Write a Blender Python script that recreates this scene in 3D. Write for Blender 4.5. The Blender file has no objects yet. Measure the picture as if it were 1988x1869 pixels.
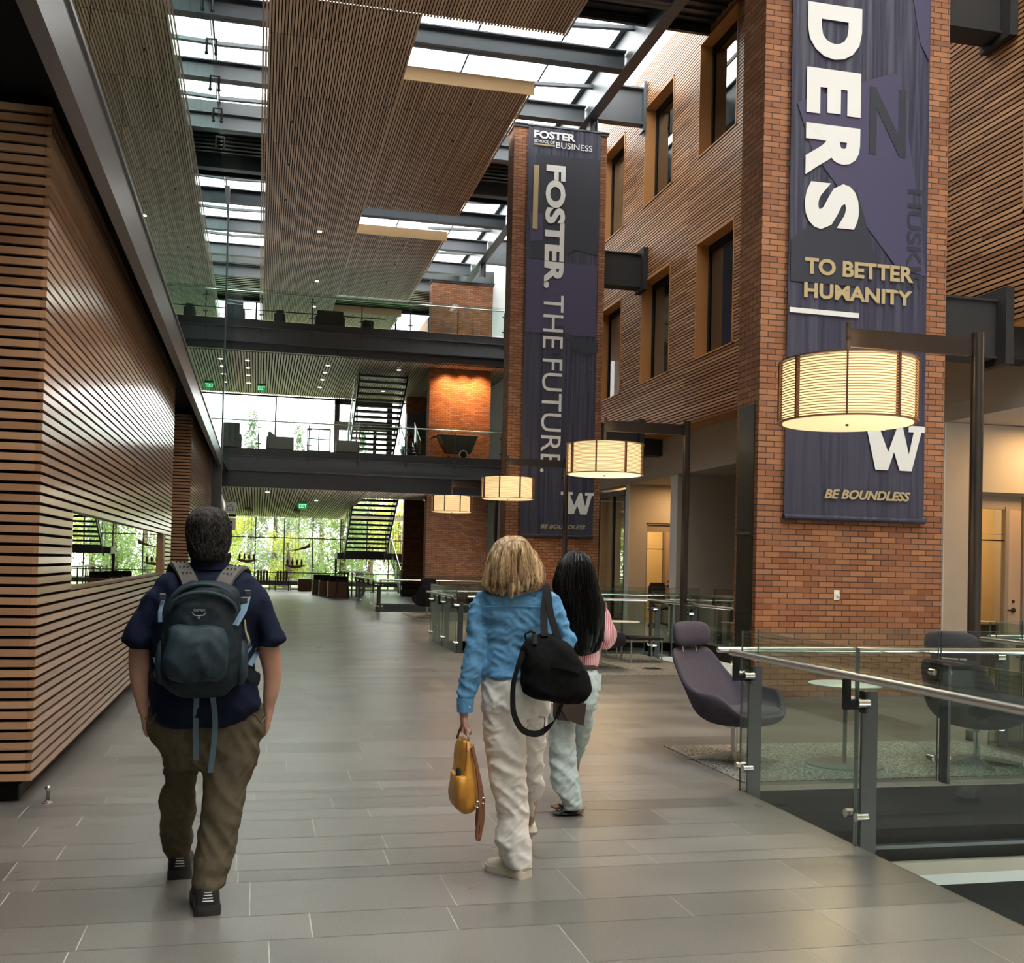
import bpy, bmesh, math, random
from mathutils import Vector, Matrix
random.seed(7)
S = bpy.context.scene
COL = S.collection
PI = math.pi

# ---------------------------------------------------------------- camera
cam_d = bpy.data.cameras.new('camera'); cam = bpy.data.objects.new('camera', cam_d); COL.objects.link(cam)
S.camera = cam
cam.matrix_world = Matrix(((0.97313801, -0.02703871, -0.22862921, 0.0),
                           (-0.22906663, -0.01432857, -0.97330528, 0.0),
                           (0.02304099, 0.99953169, -0.02013734, 1.53),
                           (0, 0, 0, 1)))
cam_d.sensor_fit = 'HORIZONTAL'; cam_d.sensor_width = 36.0
cam_d.lens = 2100 * 36.0 / 1988
cam_d.shift_y = (1050.99 - 934.5) / 1988
cam_d.clip_end = 400

# ---------------------------------------------------------------- world, sun, exposure
w = bpy.data.worlds.new('overcast_sky'); S.world = w; w.use_nodes = True
nt = w.node_tree; nt.nodes.clear()
wo = nt.nodes.new('ShaderNodeOutputWorld'); bg = nt.nodes.new('ShaderNodeBackground')
bg.inputs[0].default_value = (1.0, .99, .975, 1); bg.inputs[1].default_value = 4.0
nt.links.new(bg.outputs[0], wo.inputs[0])
sun_d = bpy.data.lights.new('sun', 'SUN'); sun_d.energy = .8; sun_d.angle = math.radians(30); sun_d.color = (1, .96, .9)
sun = bpy.data.objects.new('sun', sun_d); COL.objects.link(sun); sun.rotation_euler = (math.radians(-38), math.radians(-12), 0)
S.view_settings.view_transform = 'Standard'; S.view_settings.look = 'None'
S.view_settings.exposure = 1.2; S.view_settings.gamma = 1.0

def lamp(kind, name, loc, energy, color=(1, .72, .42), size=.3, rot=(0, 0, 0), spot=70, blend=.6, sy=None):
    d = bpy.data.lights.new(name, kind); d.energy = energy; d.color = color
    if kind == 'AREA':
        d.size = size
        if sy: d.shape = 'RECTANGLE'; d.size_y = sy
    else: d.shadow_soft_size = size
    if kind == 'SPOT': d.spot_size = math.radians(spot); d.spot_blend = blend
    o = bpy.data.objects.new(name, d); o.location = loc; o.rotation_euler = rot; COL.objects.link(o)
    return o

# ---------------------------------------------------------------- materials
def nmat(name):
    m = bpy.data.materials.new(name); m.use_nodes = True
    n = m.node_tree.nodes; l = m.node_tree.links
    return m, n, l, n['Principled BSDF']
def mat(name, col, rough=.5, metal=0.0, noise=0.0, nscale=30, bump=0.0, emit=None, estr=0, spec=.5, stretch=(1, 1, 1), sheen=0):
    m, n, l, b = nmat(name)
    b.inputs['Base Color'].default_value = (*col, 1); b.inputs['Roughness'].default_value = rough
    b.inputs['Metallic'].default_value = metal; b.inputs['Specular IOR Level'].default_value = spec
    if sheen: b.inputs['Sheen Weight'].default_value = sheen
    if emit: b.inputs['Emission Color'].default_value = (*emit, 1); b.inputs['Emission Strength'].default_value = estr
    if noise or bump:
        tc = n.new('ShaderNodeTexCoord'); mp = n.new('ShaderNodeMapping'); mp.inputs['Scale'].default_value = stretch
        nz = n.new('ShaderNodeTexNoise'); nz.inputs['Scale'].default_value = nscale; nz.inputs['Detail'].default_value = 5
        l.new(tc.outputs['Object'], mp.inputs[0]); l.new(mp.outputs[0], nz.inputs[0])
        if noise:
            mr = n.new('ShaderNodeMapRange'); mr.inputs['From Min'].default_value = .25; mr.inputs['From Max'].default_value = .75
            mr.inputs['To Min'].default_value = 1 - noise; mr.inputs['To Max'].default_value = 1 + noise
            mx = n.new('ShaderNodeVectorMath'); mx.operation = 'SCALE'; mx.inputs[0].default_value = col
            l.new(nz.outputs[0], mr.inputs[0]); l.new(mr.outputs[0], mx.inputs['Scale']); l.new(mx.outputs[0], b.inputs['Base Color'])
        if bump:
            bp = n.new('ShaderNodeBump'); bp.inputs['Strength'].default_value = bump; bp.inputs['Distance'].default_value = .01
            l.new(nz.outputs[0], bp.inputs['Height']); l.new(bp.outputs[0], b.inputs['Normal'])
    return m
def wood(name, dark, mid, light, rough=.42, grain=(.6, .6, 14), spec=.5, coat=0):
    m, n, l, b = nmat(name)
    g = n.new('ShaderNodeNewGeometry'); tc = n.new('ShaderNodeTexCoord'); mp = n.new('ShaderNodeMapping')
    mp.inputs['Scale'].default_value = grain
    nz = n.new('ShaderNodeTexNoise'); nz.inputs['Scale'].default_value = 3.0; nz.inputs['Detail'].default_value = 6
    ad = n.new('ShaderNodeMath'); ad.operation = 'MULTIPLY_ADD'; ad.inputs[1].default_value = .6
    cr = n.new('ShaderNodeValToRGB'); cr.color_ramp.elements[0].position = .15; cr.color_ramp.elements[0].color = (*dark, 1)
    cr.color_ramp.elements[1].position = .85; cr.color_ramp.elements[1].color = (*light, 1)
    e = cr.color_ramp.elements.new(.5); e.color = (*mid, 1)
    wv = n.new('ShaderNodeMath'); wv.operation = 'MULTIPLY'; wv.inputs[1].default_value = .4
    l.new(tc.outputs['Object'], mp.inputs[0])
    off = n.new('ShaderNodeVectorMath'); off.operation = 'ADD'
    cmb = n.new('ShaderNodeVectorMath'); cmb.operation = 'SCALE'; cmb.inputs[0].default_value = (37, 17, 91)
    l.new(g.outputs['Random Per Island'], cmb.inputs['Scale']); l.new(mp.outputs[0], off.inputs[0]); l.new(cmb.outputs[0], off.inputs[1])
    l.new(off.outputs[0], nz.inputs[0])
    l.new(nz.outputs[0], wv.inputs[0]); l.new(g.outputs['Random Per Island'], ad.inputs[0]); l.new(wv.outputs[0], ad.inputs[2])
    l.new(ad.outputs[0], cr.inputs[0]); l.new(cr.outputs[0], b.inputs['Base Color'])
    b.inputs['Roughness'].default_value = rough; b.inputs['Specular IOR Level'].default_value = spec
    if coat: b.inputs['Coat Weight'].default_value = coat; b.inputs['Coat Roughness'].default_value = .16
    return m
def brick(name, c1, c2, mortar):
    m, n, l, b = nmat(name)
    tc = n.new('ShaderNodeTexCoord'); sp = n.new('ShaderNodeSeparateXYZ'); ad = n.new('ShaderNodeMath'); cb = n.new('ShaderNodeCombineXYZ')
    l.new(tc.outputs['Object'], sp.inputs[0]); l.new(sp.outputs[0], ad.inputs[0]); l.new(sp.outputs[1], ad.inputs[1])
    l.new(ad.outputs[0], cb.inputs[0]); l.new(sp.outputs[2], cb.inputs[1])
    bt = n.new('ShaderNodeTexBrick'); bt.inputs['Scale'].default_value = 1; bt.inputs['Brick Width'].default_value = .208
    bt.inputs['Row Height'].default_value = .0697; bt.inputs['Mortar Size'].default_value = .0055; bt.inputs['Mortar Smooth'].default_value = .2
    bt.inputs['Color1'].default_value = (*c1, 1); bt.inputs['Color2'].default_value = (*c2, 1); bt.inputs['Mortar'].default_value = (*mortar, 1)
    bt.inputs['Bias'].default_value = 0; bt.offset = .5; bt.offset_frequency = 2
    nz = n.new('ShaderNodeTexNoise'); nz.inputs['Scale'].default_value = 60; nz.inputs['Detail'].default_value = 4
    l.new(tc.outputs['Object'], nz.inputs[0])
    mx = n.new('ShaderNodeMix'); mx.data_type = 'RGBA'; mx.blend_type = 'MULTIPLY'; mx.inputs[0].default_value = .35
    mr = n.new('ShaderNodeMapRange'); mr.inputs['To Min'].default_value = .5; mr.inputs['To Max'].default_value = 1.5
    l.new(nz.outputs[0], mr.inputs[0]); l.new(cb.outputs[0], bt.inputs[0]); l.new(bt.outputs[0], mx.inputs[6]); l.new(mr.outputs[0], mx.inputs[7])
    l.new(mx.outputs[2], b.inputs['Base Color']); b.inputs['Roughness'].default_value = .8
    bp = n.new('ShaderNodeBump'); bp.inputs['Strength'].default_value = .9; bp.inputs['Distance'].default_value = .01; bp.invert = True
    l.new(bt.outputs['Fac'], bp.inputs['Height']); l.new(bp.outputs[0], b.inputs['Normal'])
    return m
def stone(name, col, rough, var, speck, sc=140):
    m, n, l, b = nmat(name)
    g = n.new('ShaderNodeNewGeometry'); tc = n.new('ShaderNodeTexCoord')
    nz = n.new('ShaderNodeTexNoise'); nz.inputs['Scale'].default_value = sc; nz.inputs['Detail'].default_value = 3
    n2 = n.new('ShaderNodeTexNoise'); n2.inputs['Scale'].default_value = 1.3; n2.inputs['Detail'].default_value = 6
    l.new(tc.outputs['Object'], nz.inputs[0]); l.new(tc.outputs['Object'], n2.inputs[0])
    a = n.new('ShaderNodeMapRange'); a.inputs['To Min'].default_value = 1 - var; a.inputs['To Max'].default_value = 1 + var
    c = n.new('ShaderNodeMapRange'); c.inputs['From Min'].default_value = .3; c.inputs['From Max'].default_value = .7; c.inputs['To Min'].default_value = 1 - speck; c.inputs['To Max'].default_value = 1 + speck
    d = n.new('ShaderNodeMapRange'); d.inputs['From Min'].default_value = .3; d.inputs['From Max'].default_value = .7; d.inputs['To Min'].default_value = .88; d.inputs['To Max'].default_value = 1.12
    l.new(g.outputs['Random Per Island'], a.inputs[0]); l.new(nz.outputs[0], c.inputs[0]); l.new(n2.outputs[0], d.inputs[0])
    m1 = n.new('ShaderNodeMath'); m1.operation = 'MULTIPLY'; m2 = n.new('ShaderNodeMath'); m2.operation = 'MULTIPLY'
    l.new(a.outputs[0], m1.inputs[0]); l.new(c.outputs[0], m1.inputs[1]); l.new(m1.outputs[0], m2.inputs[0]); l.new(d.outputs[0], m2.inputs[1])
    s = n.new('ShaderNodeVectorMath'); s.operation = 'SCALE'; s.inputs[0].default_value = col
    l.new(m2.outputs[0], s.inputs['Scale']); l.new(s.outputs[0], b.inputs['Base Color'])
    rr = n.new('ShaderNodeMapRange'); rr.inputs['To Min'].default_value = rough - .1; rr.inputs['To Max'].default_value = rough + .12
    l.new(n2.outputs[0], rr.inputs[0]); l.new(rr.outputs[0], b.inputs['Roughness'])
    bp = n.new('ShaderNodeBump'); bp.inputs['Strength'].default_value = .06; bp.inputs['Distance'].default_value = .002
    l.new(nz.outputs[0], bp.inputs['Height']); l.new(bp.outputs[0], b.inputs['Normal'])
    return m
def glass(name, tint=(.93, .97, .95), rough=0.0, gl=1.0, base=.06, refl=(.95, 1, .98)):
    m = bpy.data.materials.new(name); m.use_nodes = True; n = m.node_tree.nodes; l = m.node_tree.links; n.clear()
    o = n.new('ShaderNodeOutputMaterial'); t = n.new('ShaderNodeBsdfTransparent'); t.inputs[0].default_value = (*tint, 1)
    g = n.new('ShaderNodeBsdfGlossy'); g.inputs['Roughness'].default_value = rough; g.inputs[0].default_value = (*refl, 1)
    lw = n.new('ShaderNodeLayerWeight'); lw.inputs[0].default_value = .5
    f = n.new('ShaderNodeMath'); f.operation = 'POWER'; f.inputs[1].default_value = 4.5; l.new(lw.outputs['Facing'], f.inputs[0])
    mu = n.new('ShaderNodeMath'); mu.operation = 'MULTIPLY_ADD'; mu.use_clamp = True; mu.inputs[1].default_value = gl; mu.inputs[2].default_value = base
    x = n.new('ShaderNodeMixShader')
    l.new(f.outputs[0], mu.inputs[0]); l.new(mu.outputs[0], x.inputs[0]); l.new(t.outputs[0], x.inputs[1]); l.new(g.outputs[0], x.inputs[2]); l.new(x.outputs[0], o.inputs[0])
    return m
def banner_mat(name, col):
    m, n, l, b = nmat(name)
    tc = n.new('ShaderNodeTexCoord'); mp = n.new('ShaderNodeMapping'); mp.inputs['Scale'].default_value = (3.2, 3, .22)
    nz = n.new('ShaderNodeTexNoise'); nz.inputs['Scale'].default_value = 1.6; nz.inputs['Detail'].default_value = 2
    l.new(tc.outputs['Object'], mp.inputs[0]); l.new(mp.outputs[0], nz.inputs[0])
    bp = n.new('ShaderNodeBump'); bp.inputs['Strength'].default_value = .5; bp.inputs['Distance'].default_value = .15
    l.new(nz.outputs[0], bp.inputs['Height']); l.new(bp.outputs[0], b.inputs['Normal'])
    b.inputs['Base Color'].default_value = (*col, 1); b.inputs['Roughness'].default_value = .55
    return m
M = {}
M['cedar'] = wood('cedar_slats', (.35, .185, .10), (.45, .25, .14), (.56, .33, .19), grain=(1.2, 1.2, 30), rough=.35, spec=.5, coat=1.0)
M['cedar_warm'] = wood('cedar_slats_hall_side', (.24, .11, .05), (.38, .19, .09), (.52, .28, .14), grain=(1.2, 1.2, 30))
M['ceil_wood'] = wood('ceiling_slats', (.32, .20, .125), (.44, .285, .18), (.56, .38, .25), rough=.5, grain=(30, .8, 3))
M['jamb'] = wood('orange_wood_reveal', (.32, .14, .045), (.42, .19, .06), (.5, .23, .08), rough=.45)
M['edge_wood'] = wood('pale_cut_wood', (.62, .40, .20), (.70, .46, .24), (.78, .53, .30), rough=.5)
M['brown_wood'] = wood('brown_oak', (.10, .045, .02), (.15, .07, .03), (.2, .1, .045))
M['black'] = mat('black_backing', (.006, .006, .006), .9)
M['charcoal'] = mat('charcoal_paint', (.016, .015, .015), .7)
M['steel'] = mat('slate_painted_steel', (.066, .077, .090), .40, noise=.12, nscale=2)
M['steel_dark'] = mat('dark_painted_steel', (.024, .028, .033), .4, noise=.1, nscale=3)
M['bronze'] = mat('dark_bronze_metal', (.055, .048, .044), .34, .75, noise=.1, nscale=3)
M['chrome'] = mat('brushed_stainless_steel', (.62, .62, .6), .27, 1.0)
M['brick'] = brick('brick', (.21, .080, .034), (.34, .15, .068), (.05, .026, .018))
M['tile'] = stone('basalt_tile', (.140, .131, .120), .31, .20, .20, 120)
M['grout'] = mat('grout', (.40, .385, .35), .8, noise=.3, nscale=8)
M['granite'] = stone('black_granite', (.012, .012, .012), .3, .1, .4)
M['fascia'] = mat('dark_slab_edge', (.016, .016, .015), .6, spec=.2, noise=.3, nscale=60)
M['beam_grey'] = mat('satin_grey_beam', (.085, .085, .088), .3)
M['ceil_lit'] = wood('ceiling_slats_lit_tone', (.50, .40, .28), (.62, .51, .37), (.74, .62, .47), rough=.5, grain=(30, .8, 3))  # slat wood lightened: light from floor and windows is put into the colour
M['rug'] = stone('speckled_carpet', (.15, .145, .125), .95, 0, 1.5, 75)
M['plaster'] = mat('cream_plaster', (.43, .385, .32), .8, noise=.04, nscale=3)
M['white_wall'] = mat('white_plaster', (.62, .63, .62), .8)
M['white'] = mat('white_plastic', (.75, .74, .7), .4)
M['glass'] = glass('rail_glass', (.84, .90, .88), 0, .8, .025)
M['glass_edge'] = mat('green_glass_edge', (.04, .07, .062), .2)
M['curtain'] = glass('grey_curtain_glass', (.50, .56, .55), .012, 1.6, .20, (.72, .88, .84))
M['dark_glass'] = glass('dark_window_glass', (.36, .36, .36), 0.0, 1.4, .10)
M['clear'] = glass('window_glass', (.96, .98, .97), 0, .6, .04)
M['sky_glass'] = glass('skylight_glass', (.97, .985, .975), 0, .5, .04)
M['deck'] = mat('dark_metal_deck', (.03, .034, .037), .35, .3)
M['banner'] = banner_mat('navy_banner_fabric', (.032, .033, .060))
M['banner2'] = mat('purple_print', (.050, .044, .095), .6)
M['banner3'] = mat('dark_navy_print', (.020, .023, .036), .6)
M['letter'] = mat('white_print', (.66, .66, .64), .6)
M['gold'] = mat('gold_print', (.40, .31, .16), .6)
M['downlight'] = mat('downlight_glow', (1, .9, .75), .5, emit=(1, .86, .66), estr=14)
M['exit'] = mat('green_exit_panel', (.01, .13, .04), .4, emit=(.02, .35, .10), estr=.18)
M['exit_txt'] = mat('exit_letters', (.2, .9, .4), .4, emit=(.3, 1, .5), estr=.5)

# ---------------------------------------------------------------- mesh helpers
class MB:
    def __init__(s): s.v = []; s.f = []
    def box(s, x0, x1, y0, y1, z0, z1, rz=0, c=None):
        P = [(x, y, z) for z in (z0, z1) for x, y in ((x0, y0), (x1, y0), (x1, y1), (x0, y1))]
        if rz:
            cx, cy = c if c else ((x0 + x1) / 2, (y0 + y1) / 2); ca, sa = math.cos(rz), math.sin(rz)
            P = [(cx + (x - cx) * ca - (y - cy) * sa, cy + (x - cx) * sa + (y - cy) * ca, z) for x, y, z in P]
        k = len(s.v); s.v += P
        s.f += [(k, k+3, k+2, k+1), (k+4, k+5, k+6, k+7), (k, k+1, k+5, k+4), (k+1, k+2, k+6, k+5), (k+2, k+3, k+7, k+6), (k+3, k, k+4, k+7)]
        return s
    def hexa(s, P):
        k = len(s.v); s.v += [tuple(p) for p in P]
        s.f += [(k, k+3, k+2, k+1), (k+4, k+5, k+6, k+7), (k, k+1, k+5, k+4), (k+1, k+2, k+6, k+5), (k+2, k+3, k+7, k+6), (k+3, k, k+4, k+7)]
        return s
    def rings(s, R, caps=True, closed=False):
        k = len(s.v); n = len(R[0])
        for r in R: s.v += [tuple(p) for p in r]
        m = len(R)
        for i in range(m if closed else m - 1):
            for j in range(n):
                a = k + i*n + j; b = k + i*n + (j+1) % n; i2 = (i+1) % m
                s.f.append((a, b, k + i2*n + (j+1) % n, k + i2*n + j))
        if caps and not closed:
            s.f.append(tuple(k + j for j in range(n-1, -1, -1))); s.f.append(tuple(k + (m-1)*n + j for j in range(n)))
        return s
    def tube(s, pts, r, n=10, flat=None, caps=True):
        pts = [Vector(p) for p in pts]; R = []
        rs = r if isinstance(r, (list, tuple)) else [r] * len(pts)
        prev = None
        for i, p in enumerate(pts):
            t = (pts[min(i+1, len(pts)-1)] - pts[max(i-1, 0)]).normalized()
            if prev is None:
                up = Vector((0, 0, 1)) if abs(t.z) < .9 else Vector((1, 0, 0))
                a = t.cross(up).normalized()
            else:
                a = (prev - t * prev.dot(t)).normalized()
            b = t.cross(a).normalized(); prev = a
            fa, fb = flat if flat else (1, 1)
            R.append([p + (a * math.cos(2*PI*j/n) * fa + b * math.sin(2*PI*j/n) * fb) * rs[i] for j in range(n)])
        return s.rings(R, caps)
    def cyl(s, x, y, z0, z1, r, n=20, r2=None):
        r2 = r if r2 is None else r2
        return s.rings([[(x + rr*math.cos(2*PI*j/n), y + rr*math.sin(2*PI*j/n), z) for j in range(n)] for z, rr in ((z0, r), (z1, r2))])
    def lathe(s, x, y, prof, n=24):
        return s.rings([[(x + max(r, 1e-4)*math.cos(2*PI*j/n), y + max(r, 1e-4)*math.sin(2*PI*j/n), z) for j in range(n)] for r, z in prof])
    def ell(s, c, r, n=12, m=8):
        R = []
        for i in range(m + 1):
            a = -PI/2 + PI * (i + .02) / (m + .04)
            R.append([(c[0] + r[0]*math.cos(a)*math.cos(2*PI*j/n), c[1] + r[1]*math.cos(a)*math.sin(2*PI*j/n), c[2] + r[2]*math.sin(a)) for j in range(n)])
        return s.rings(R)
    def prism(s, poly, y0, y1, axis='y'):
        k = len(s.v); n = len(poly)
        for y in (y0, y1):
            for a, b in poly:
                s.v.append((a, y, b) if axis == 'y' else ((y, a, b) if axis == 'x' else (a, b, y)))
        s.f.append(tuple(range(k, k+n))); s.f.append(tuple(range(k+2*n-1, k+n-1, -1)))
        for j in range(n): s.f.append((k+j, k+n+j, k+n+(j+1) % n, k+(j+1) % n))
        return s
    def xf(s, fn): s.v = [tuple(fn(Vector(p))) for p in s.v]; return s
    def build(s, name, m, parent=None, smooth=False, local=False, bevel=0, sub=0):
        me = bpy.data.meshes.new(name)
        off = parent_origin(parent) if (parent and not local) else Vector((0, 0, 0))
        me.from_pydata([tuple(Vector(p) - off) for p in s.v], [], s.f); me.materials.append(m)
        bm = bmesh.new(); bm.from_mesh(me); bmesh.ops.recalc_face_normals(bm, faces=bm.faces); bm.to_mesh(me); bm.free()
        if smooth:
            for p in me.polygons: p.use_smooth = True
            if hasattr(me, 'set_sharp_from_angle'): me.set_sharp_from_angle(angle=math.radians(50))
        o = bpy.data.objects.new(name, me); COL.objects.link(o)
        if parent: o.parent = parent
        if bevel:
            b = o.modifiers.new('bevel', 'BEVEL'); b.width = bevel; b.segments = 2; b.limit_method = 'ANGLE'
        if sub:
            q = o.modifiers.new('sub', 'SUBSURF'); q.levels = sub; q.render_levels = sub
        return o
def parent_origin(p):
    v = Vector(p.location)
    return v + parent_origin(p.parent) if p.parent else v
def thing(name, label, cat, loc=(0, 0, 0), group=None):
    o = bpy.data.objects.new(name, None); COL.objects.link(o); o.location = loc; o.empty_display_size = .2
    o['label'] = label; o['category'] = cat
    if group: o['group'] = group
    return o
def tag(o, label, cat, group=None, kind=None):
    o['label'] = label; o['category'] = cat
    if group: o['group'] = group
    if kind: o['kind'] = kind
    return o
def struct(mb, name, m, label=None, **k):
    o = mb.build(name, m, **k); o['kind'] = 'structure'
    if label: o['label'] = label
    return o
def dup(root, loc, rz, label=None):
    r = root.copy(); COL.objects.link(r); r.location = loc; r.rotation_euler = (0, 0, rz)
    if label: r['label'] = label
    for ch in list(root.children):
        c = ch.copy(); COL.objects.link(c); c.parent = r
        for g in ch.children:
            d = g.copy(); COL.objects.link(d); d.parent = c
    return r
def text_mesh(txt, weight=0.0, shear=0.0, space=1.0, res=4):
    cu = bpy.data.curves.new('t', 'FONT'); cu.body = txt; cu.offset = weight; cu.shear = shear; cu.space_character = space; cu.resolution_u = res
    ob = bpy.data.objects.new('t', cu); COL.objects.link(ob); bpy.context.view_layer.update()
    me = bpy.data.meshes.new_from_object(ob.evaluated_get(bpy.context.evaluated_depsgraph_get()))
    vs = [tuple(v.co) for v in me.vertices]; fs = [tuple(p.vertices) for p in me.polygons]
    bpy.data.objects.remove(ob); bpy.data.curves.remove(cu); bpy.data.meshes.remove(me)
    return vs, fs
def lettering(name, txt, m, parent, x0, x1, z0, z1, y, rot=False, weight=.0, shear=0, space=1.0, normal='-y', depth=.004):
    """flat printed letters filling the rectangle x0..x1, z0..z1; rot turns the line to read downwards"""
    vs, fs = text_mesh(txt, weight, shear, space)
    if rot: vs = [(b, -a, c) for a, b, c in vs]
    ax = min(v[0] for v in vs); bx = max(v[0] for v in vs); ay = min(v[1] for v in vs); by = max(v[1] for v in vs)
    mb = MB()
    for a, b, c in vs:
        u = x0 + (a-ax)/(bx-ax)*(x1-x0); q = z0 + (b-ay)/(by-ay)*(z1-z0)
        mb.v.append((u, y, q) if normal == '-y' else (y, u, q))
    mb.f = fs
    o = mb.build(name, m, parent)
    so = o.modifiers.new('solid', 'SOLIDIFY'); so.thickness = depth; so.offset = 0
    return o
# ================================================================ SETTING
# ---- floor: random ashlar of basalt tiles on a grout bed, with open wells down to the lower hall
REG = [(-4.4, 3.30, -5.1, 7.30), (-1.42, 3.30, 7.30, 17.42), (-4.2, 3.30, 17.42, 21.8), (-1.40, 3.30, 21.8, 54.2),
       (3.30, 6.55, 6.92, 17.95), (6.55, 12.6, 8.72, 12.65), (8.9, 12.6, 12.65, 38.7), (3.30, 8.9, 20.8, 32.3), (3.30, 3.48, 32.3, 38.7),
       (3.30, 12.6, 38.7, 54.2)]
fl = MB(); y = -5.0
rowh = [.30, .20, .32, .37, .45, .31, .50, .19, .31, .30, .42, .24]; ri = 0
while y < 54.2:
    h = rowh[ri % 12]; ri += 1; x = -4.2 - random.random() * .8
    while x < 12.6:
        L = random.choice((.6, .75, .9, 1.05, 1.2))
        for (a, b, c, d) in REG:
            x0, x1, y0, y1 = max(x, a), min(x + L, b), max(y, c), min(y + h, d)
            if x1 - x0 > .012 and y1 - y0 > .012:
                g = .0025; k = len(fl.v)
                fl.v += [(x0+g, y0+g, 0), (x1-g, y0+g, 0), (x1-g, y1-g, 0), (x0+g, y1-g, 0)]; fl.f.append((k, k+1, k+2, k+3))
        x += L
    y += h
struct(fl, 'floor', M['tile'], 'grey basalt tile floor')
gr = MB()
for (a, b, c, d) in REG: gr.box(a, b, c, d, -.02, -.0015)
struct(gr, 'floor', M['grout'], 'grout bed and slab under the tiles')
gr = MB()
for (a, b, c, d) in REG: gr.box(a, b, c, d, -.3, -.021)
struct(gr, 'floor', M['fascia'], 'dark floor slab')
# lower hall seen through the wells
lo = MB(); lo.box(3.2, 9.0, -5, 39, -4.6, -4.5); struct(lo, 'floor', M['granite'], 'dark lower hall floor')
fa = MB()
for (x0, x1, yy) in ((3.3, 9.0, 6.92), (6.55, 9.0, 8.74), (6.7, 8.9, 12.62), (3.3, 8.9, 20.82), (3.3, 9, 38.75)): fa.box(x0, x1, yy - .02, yy + .02, -.19, -.004)
for (xx, y0, y1) in ((3.28, -5, 6.92), (3.28, 17.95, 20.8), (3.46, 32.3, 38.7), (6.53, -5, 8.72)): fa.box(xx - .02, xx + .02, y0, y1, -.19, -.004)
struct(fa, 'trim_1', M['fascia'], 'polished dark slab edges around the open wells')
fb = MB(); fb.box(3.32, 9, 7.0, 7.05, -4.5, -.19); fb.box(3.2, 3.24, -5, 39, -4.5, -.3); struct(fb, 'wall_lower', M['black'])
fb = MB(); fb.box(3.32, 9, 6.94, 7.0, -.45, -.425); struct(fb, 'trim_2', M['steel'])
fb = MB(); fb.box(3.32, 9, 6.93, 7.0, -.64, -.555); struct(fb, 'trim_3', M['plaster'])
fb = MB(); fb.box(3.32, 9, 6.93, 7.0, -.72, -.641); struct(fb, 'trim_4', M['white_wall'])

# ---- slatted wood walls
PITCH = .0628
def slats_x(mb, x0, x1, ybreaks, z0, z1, pitch=PITCH, h=.043, gap=.004, holes=()):
    z = z0
    while z + h <= z1 + .01:
        for a, b in zip(ybreaks[:-1], ybreaks[1:]):
            segs = [(a + gap/2, b - gap/2)]
            for (p, q, u, v) in holes:
                if z + h > u + .005 and z < v - .005:
                    ns = []
                    for s, e in segs:
                        if q <= s or p >= e: ns.append((s, e))
                        else:
                            if p > s + .01: ns.append((s, p))
                            if q < e - .01: ns.append((q, e))
                    segs = ns
            for s, e in segs: mb.box(x0, x1, s, e, z, z + h)
        z += pitch
WZ0, WZ1 = .142, 4.28
mb = MB(); WH = (8.32, 16.30, 1.285, 1.835)
slats_x(mb, -1.335, -1.30, [7.08, 8.80, 12.1, 15.26, 17.38], WZ0, WZ1, holes=[WH])
z = WZ0
while z + .043 <= WZ1 + .01:
    mb.box(-2.3, -1.336, 7.08, 7.115, z, z + .043); mb.box(-4.4, -2.304, 7.08, 7.115, z, z + .043); z += PITCH
struct(mb, 'wall_left', M['cedar'], 'cedar slat wall with a long low window')
mb = MB(); slats_x(mb, -1.335, -1.30, [21.8, 24.6, 28, 31.3, 34.6, 38.2], WZ0, WZ1)
z = WZ0
while z + .043 <= WZ1 + .01: mb.box(-4.4, -1.336, 21.8, 21.835, z, z + .043); z += PITCH
struct(mb, 'wall_left', M['cedar'], 'second cedar slat wall behind the recess')
mb = MB(); mb.box(-4.4, -1.37, 7.16, 17.38, .11, 1.28); mb.box(-4.4, -1.37, 7.16, 17.38, 1.84, 4.7); mb.box(-4.4, -1.37, 7.16, 8.3, 1.28, 1.84); mb.box(-4.4, -1.37, 16.3, 17.38, 1.28, 1.84)
mb.box(-4.4, -1.37, 21.86, 38.2, .11, 4.7); mb.box(-4.4, -4.3, -5, 39, 0, 4.7)
struct(mb, 'wall_left', M['black'], 'black backing behind the cedar slats')
mb = MB(); mb.box(-4.3, -1.40, 7.26, 17.38, 0, .11); mb.box(-4.3, -1.40, 21.9, 38.2, 0, .11); struct(mb, 'baseboard_left', M['charcoal'])
mb = MB(); mb.box(-4.3, -1.395, 7.20, 7.26, 0, .145); struct(mb, 'baseboard_left', M['black'])
# low window in the cedar wall
mb = MB(); mb.box(-1.50, -1.302, 8.30, 16.31, 1.262, 1.285); mb.box(-1.50, -1.302, 8.30, 16.31, 1.835, 1.855)
mb.box(-1.50, -1.30, 16.0, 16.31, 1.286, 1.834); mb.box(-1.50, -1.305, 8.30, 8.325, 1.286, 1.834)
wf = struct(mb, 'window_1', M['brown_wood'], 'long low window frame in the cedar wall')
m_low = glass('mirror_like_window', (.1, .1, .1), 0, 1.0, .72)
mb = MB(); mb.box(-4.6, 13.2, -5.3, -5.1, -4.6, 14); mb.box(13.0, 13.2, -5.3, 39, -4.6, 14); mb.box(12.6, 13.2, -5.2, 5, 0, 14); struct(mb, 'wall_back', M['plaster'], 'wall behind the viewpoint and outer wall')
mb = MB(); mb.box(9.3, 13, -5.2, 5, 4.8, 14); struct(mb, 'wall_right', M['cedar_warm'])
mb = MB(); mb.box(-4.6, -4.4, -5.2, 54.5, -4.6, 14.2); mb.box(-4.6, 13.2, 38.8, 54.3, -4.7, -.3); struct(mb, 'wall_left', M['charcoal'])
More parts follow.
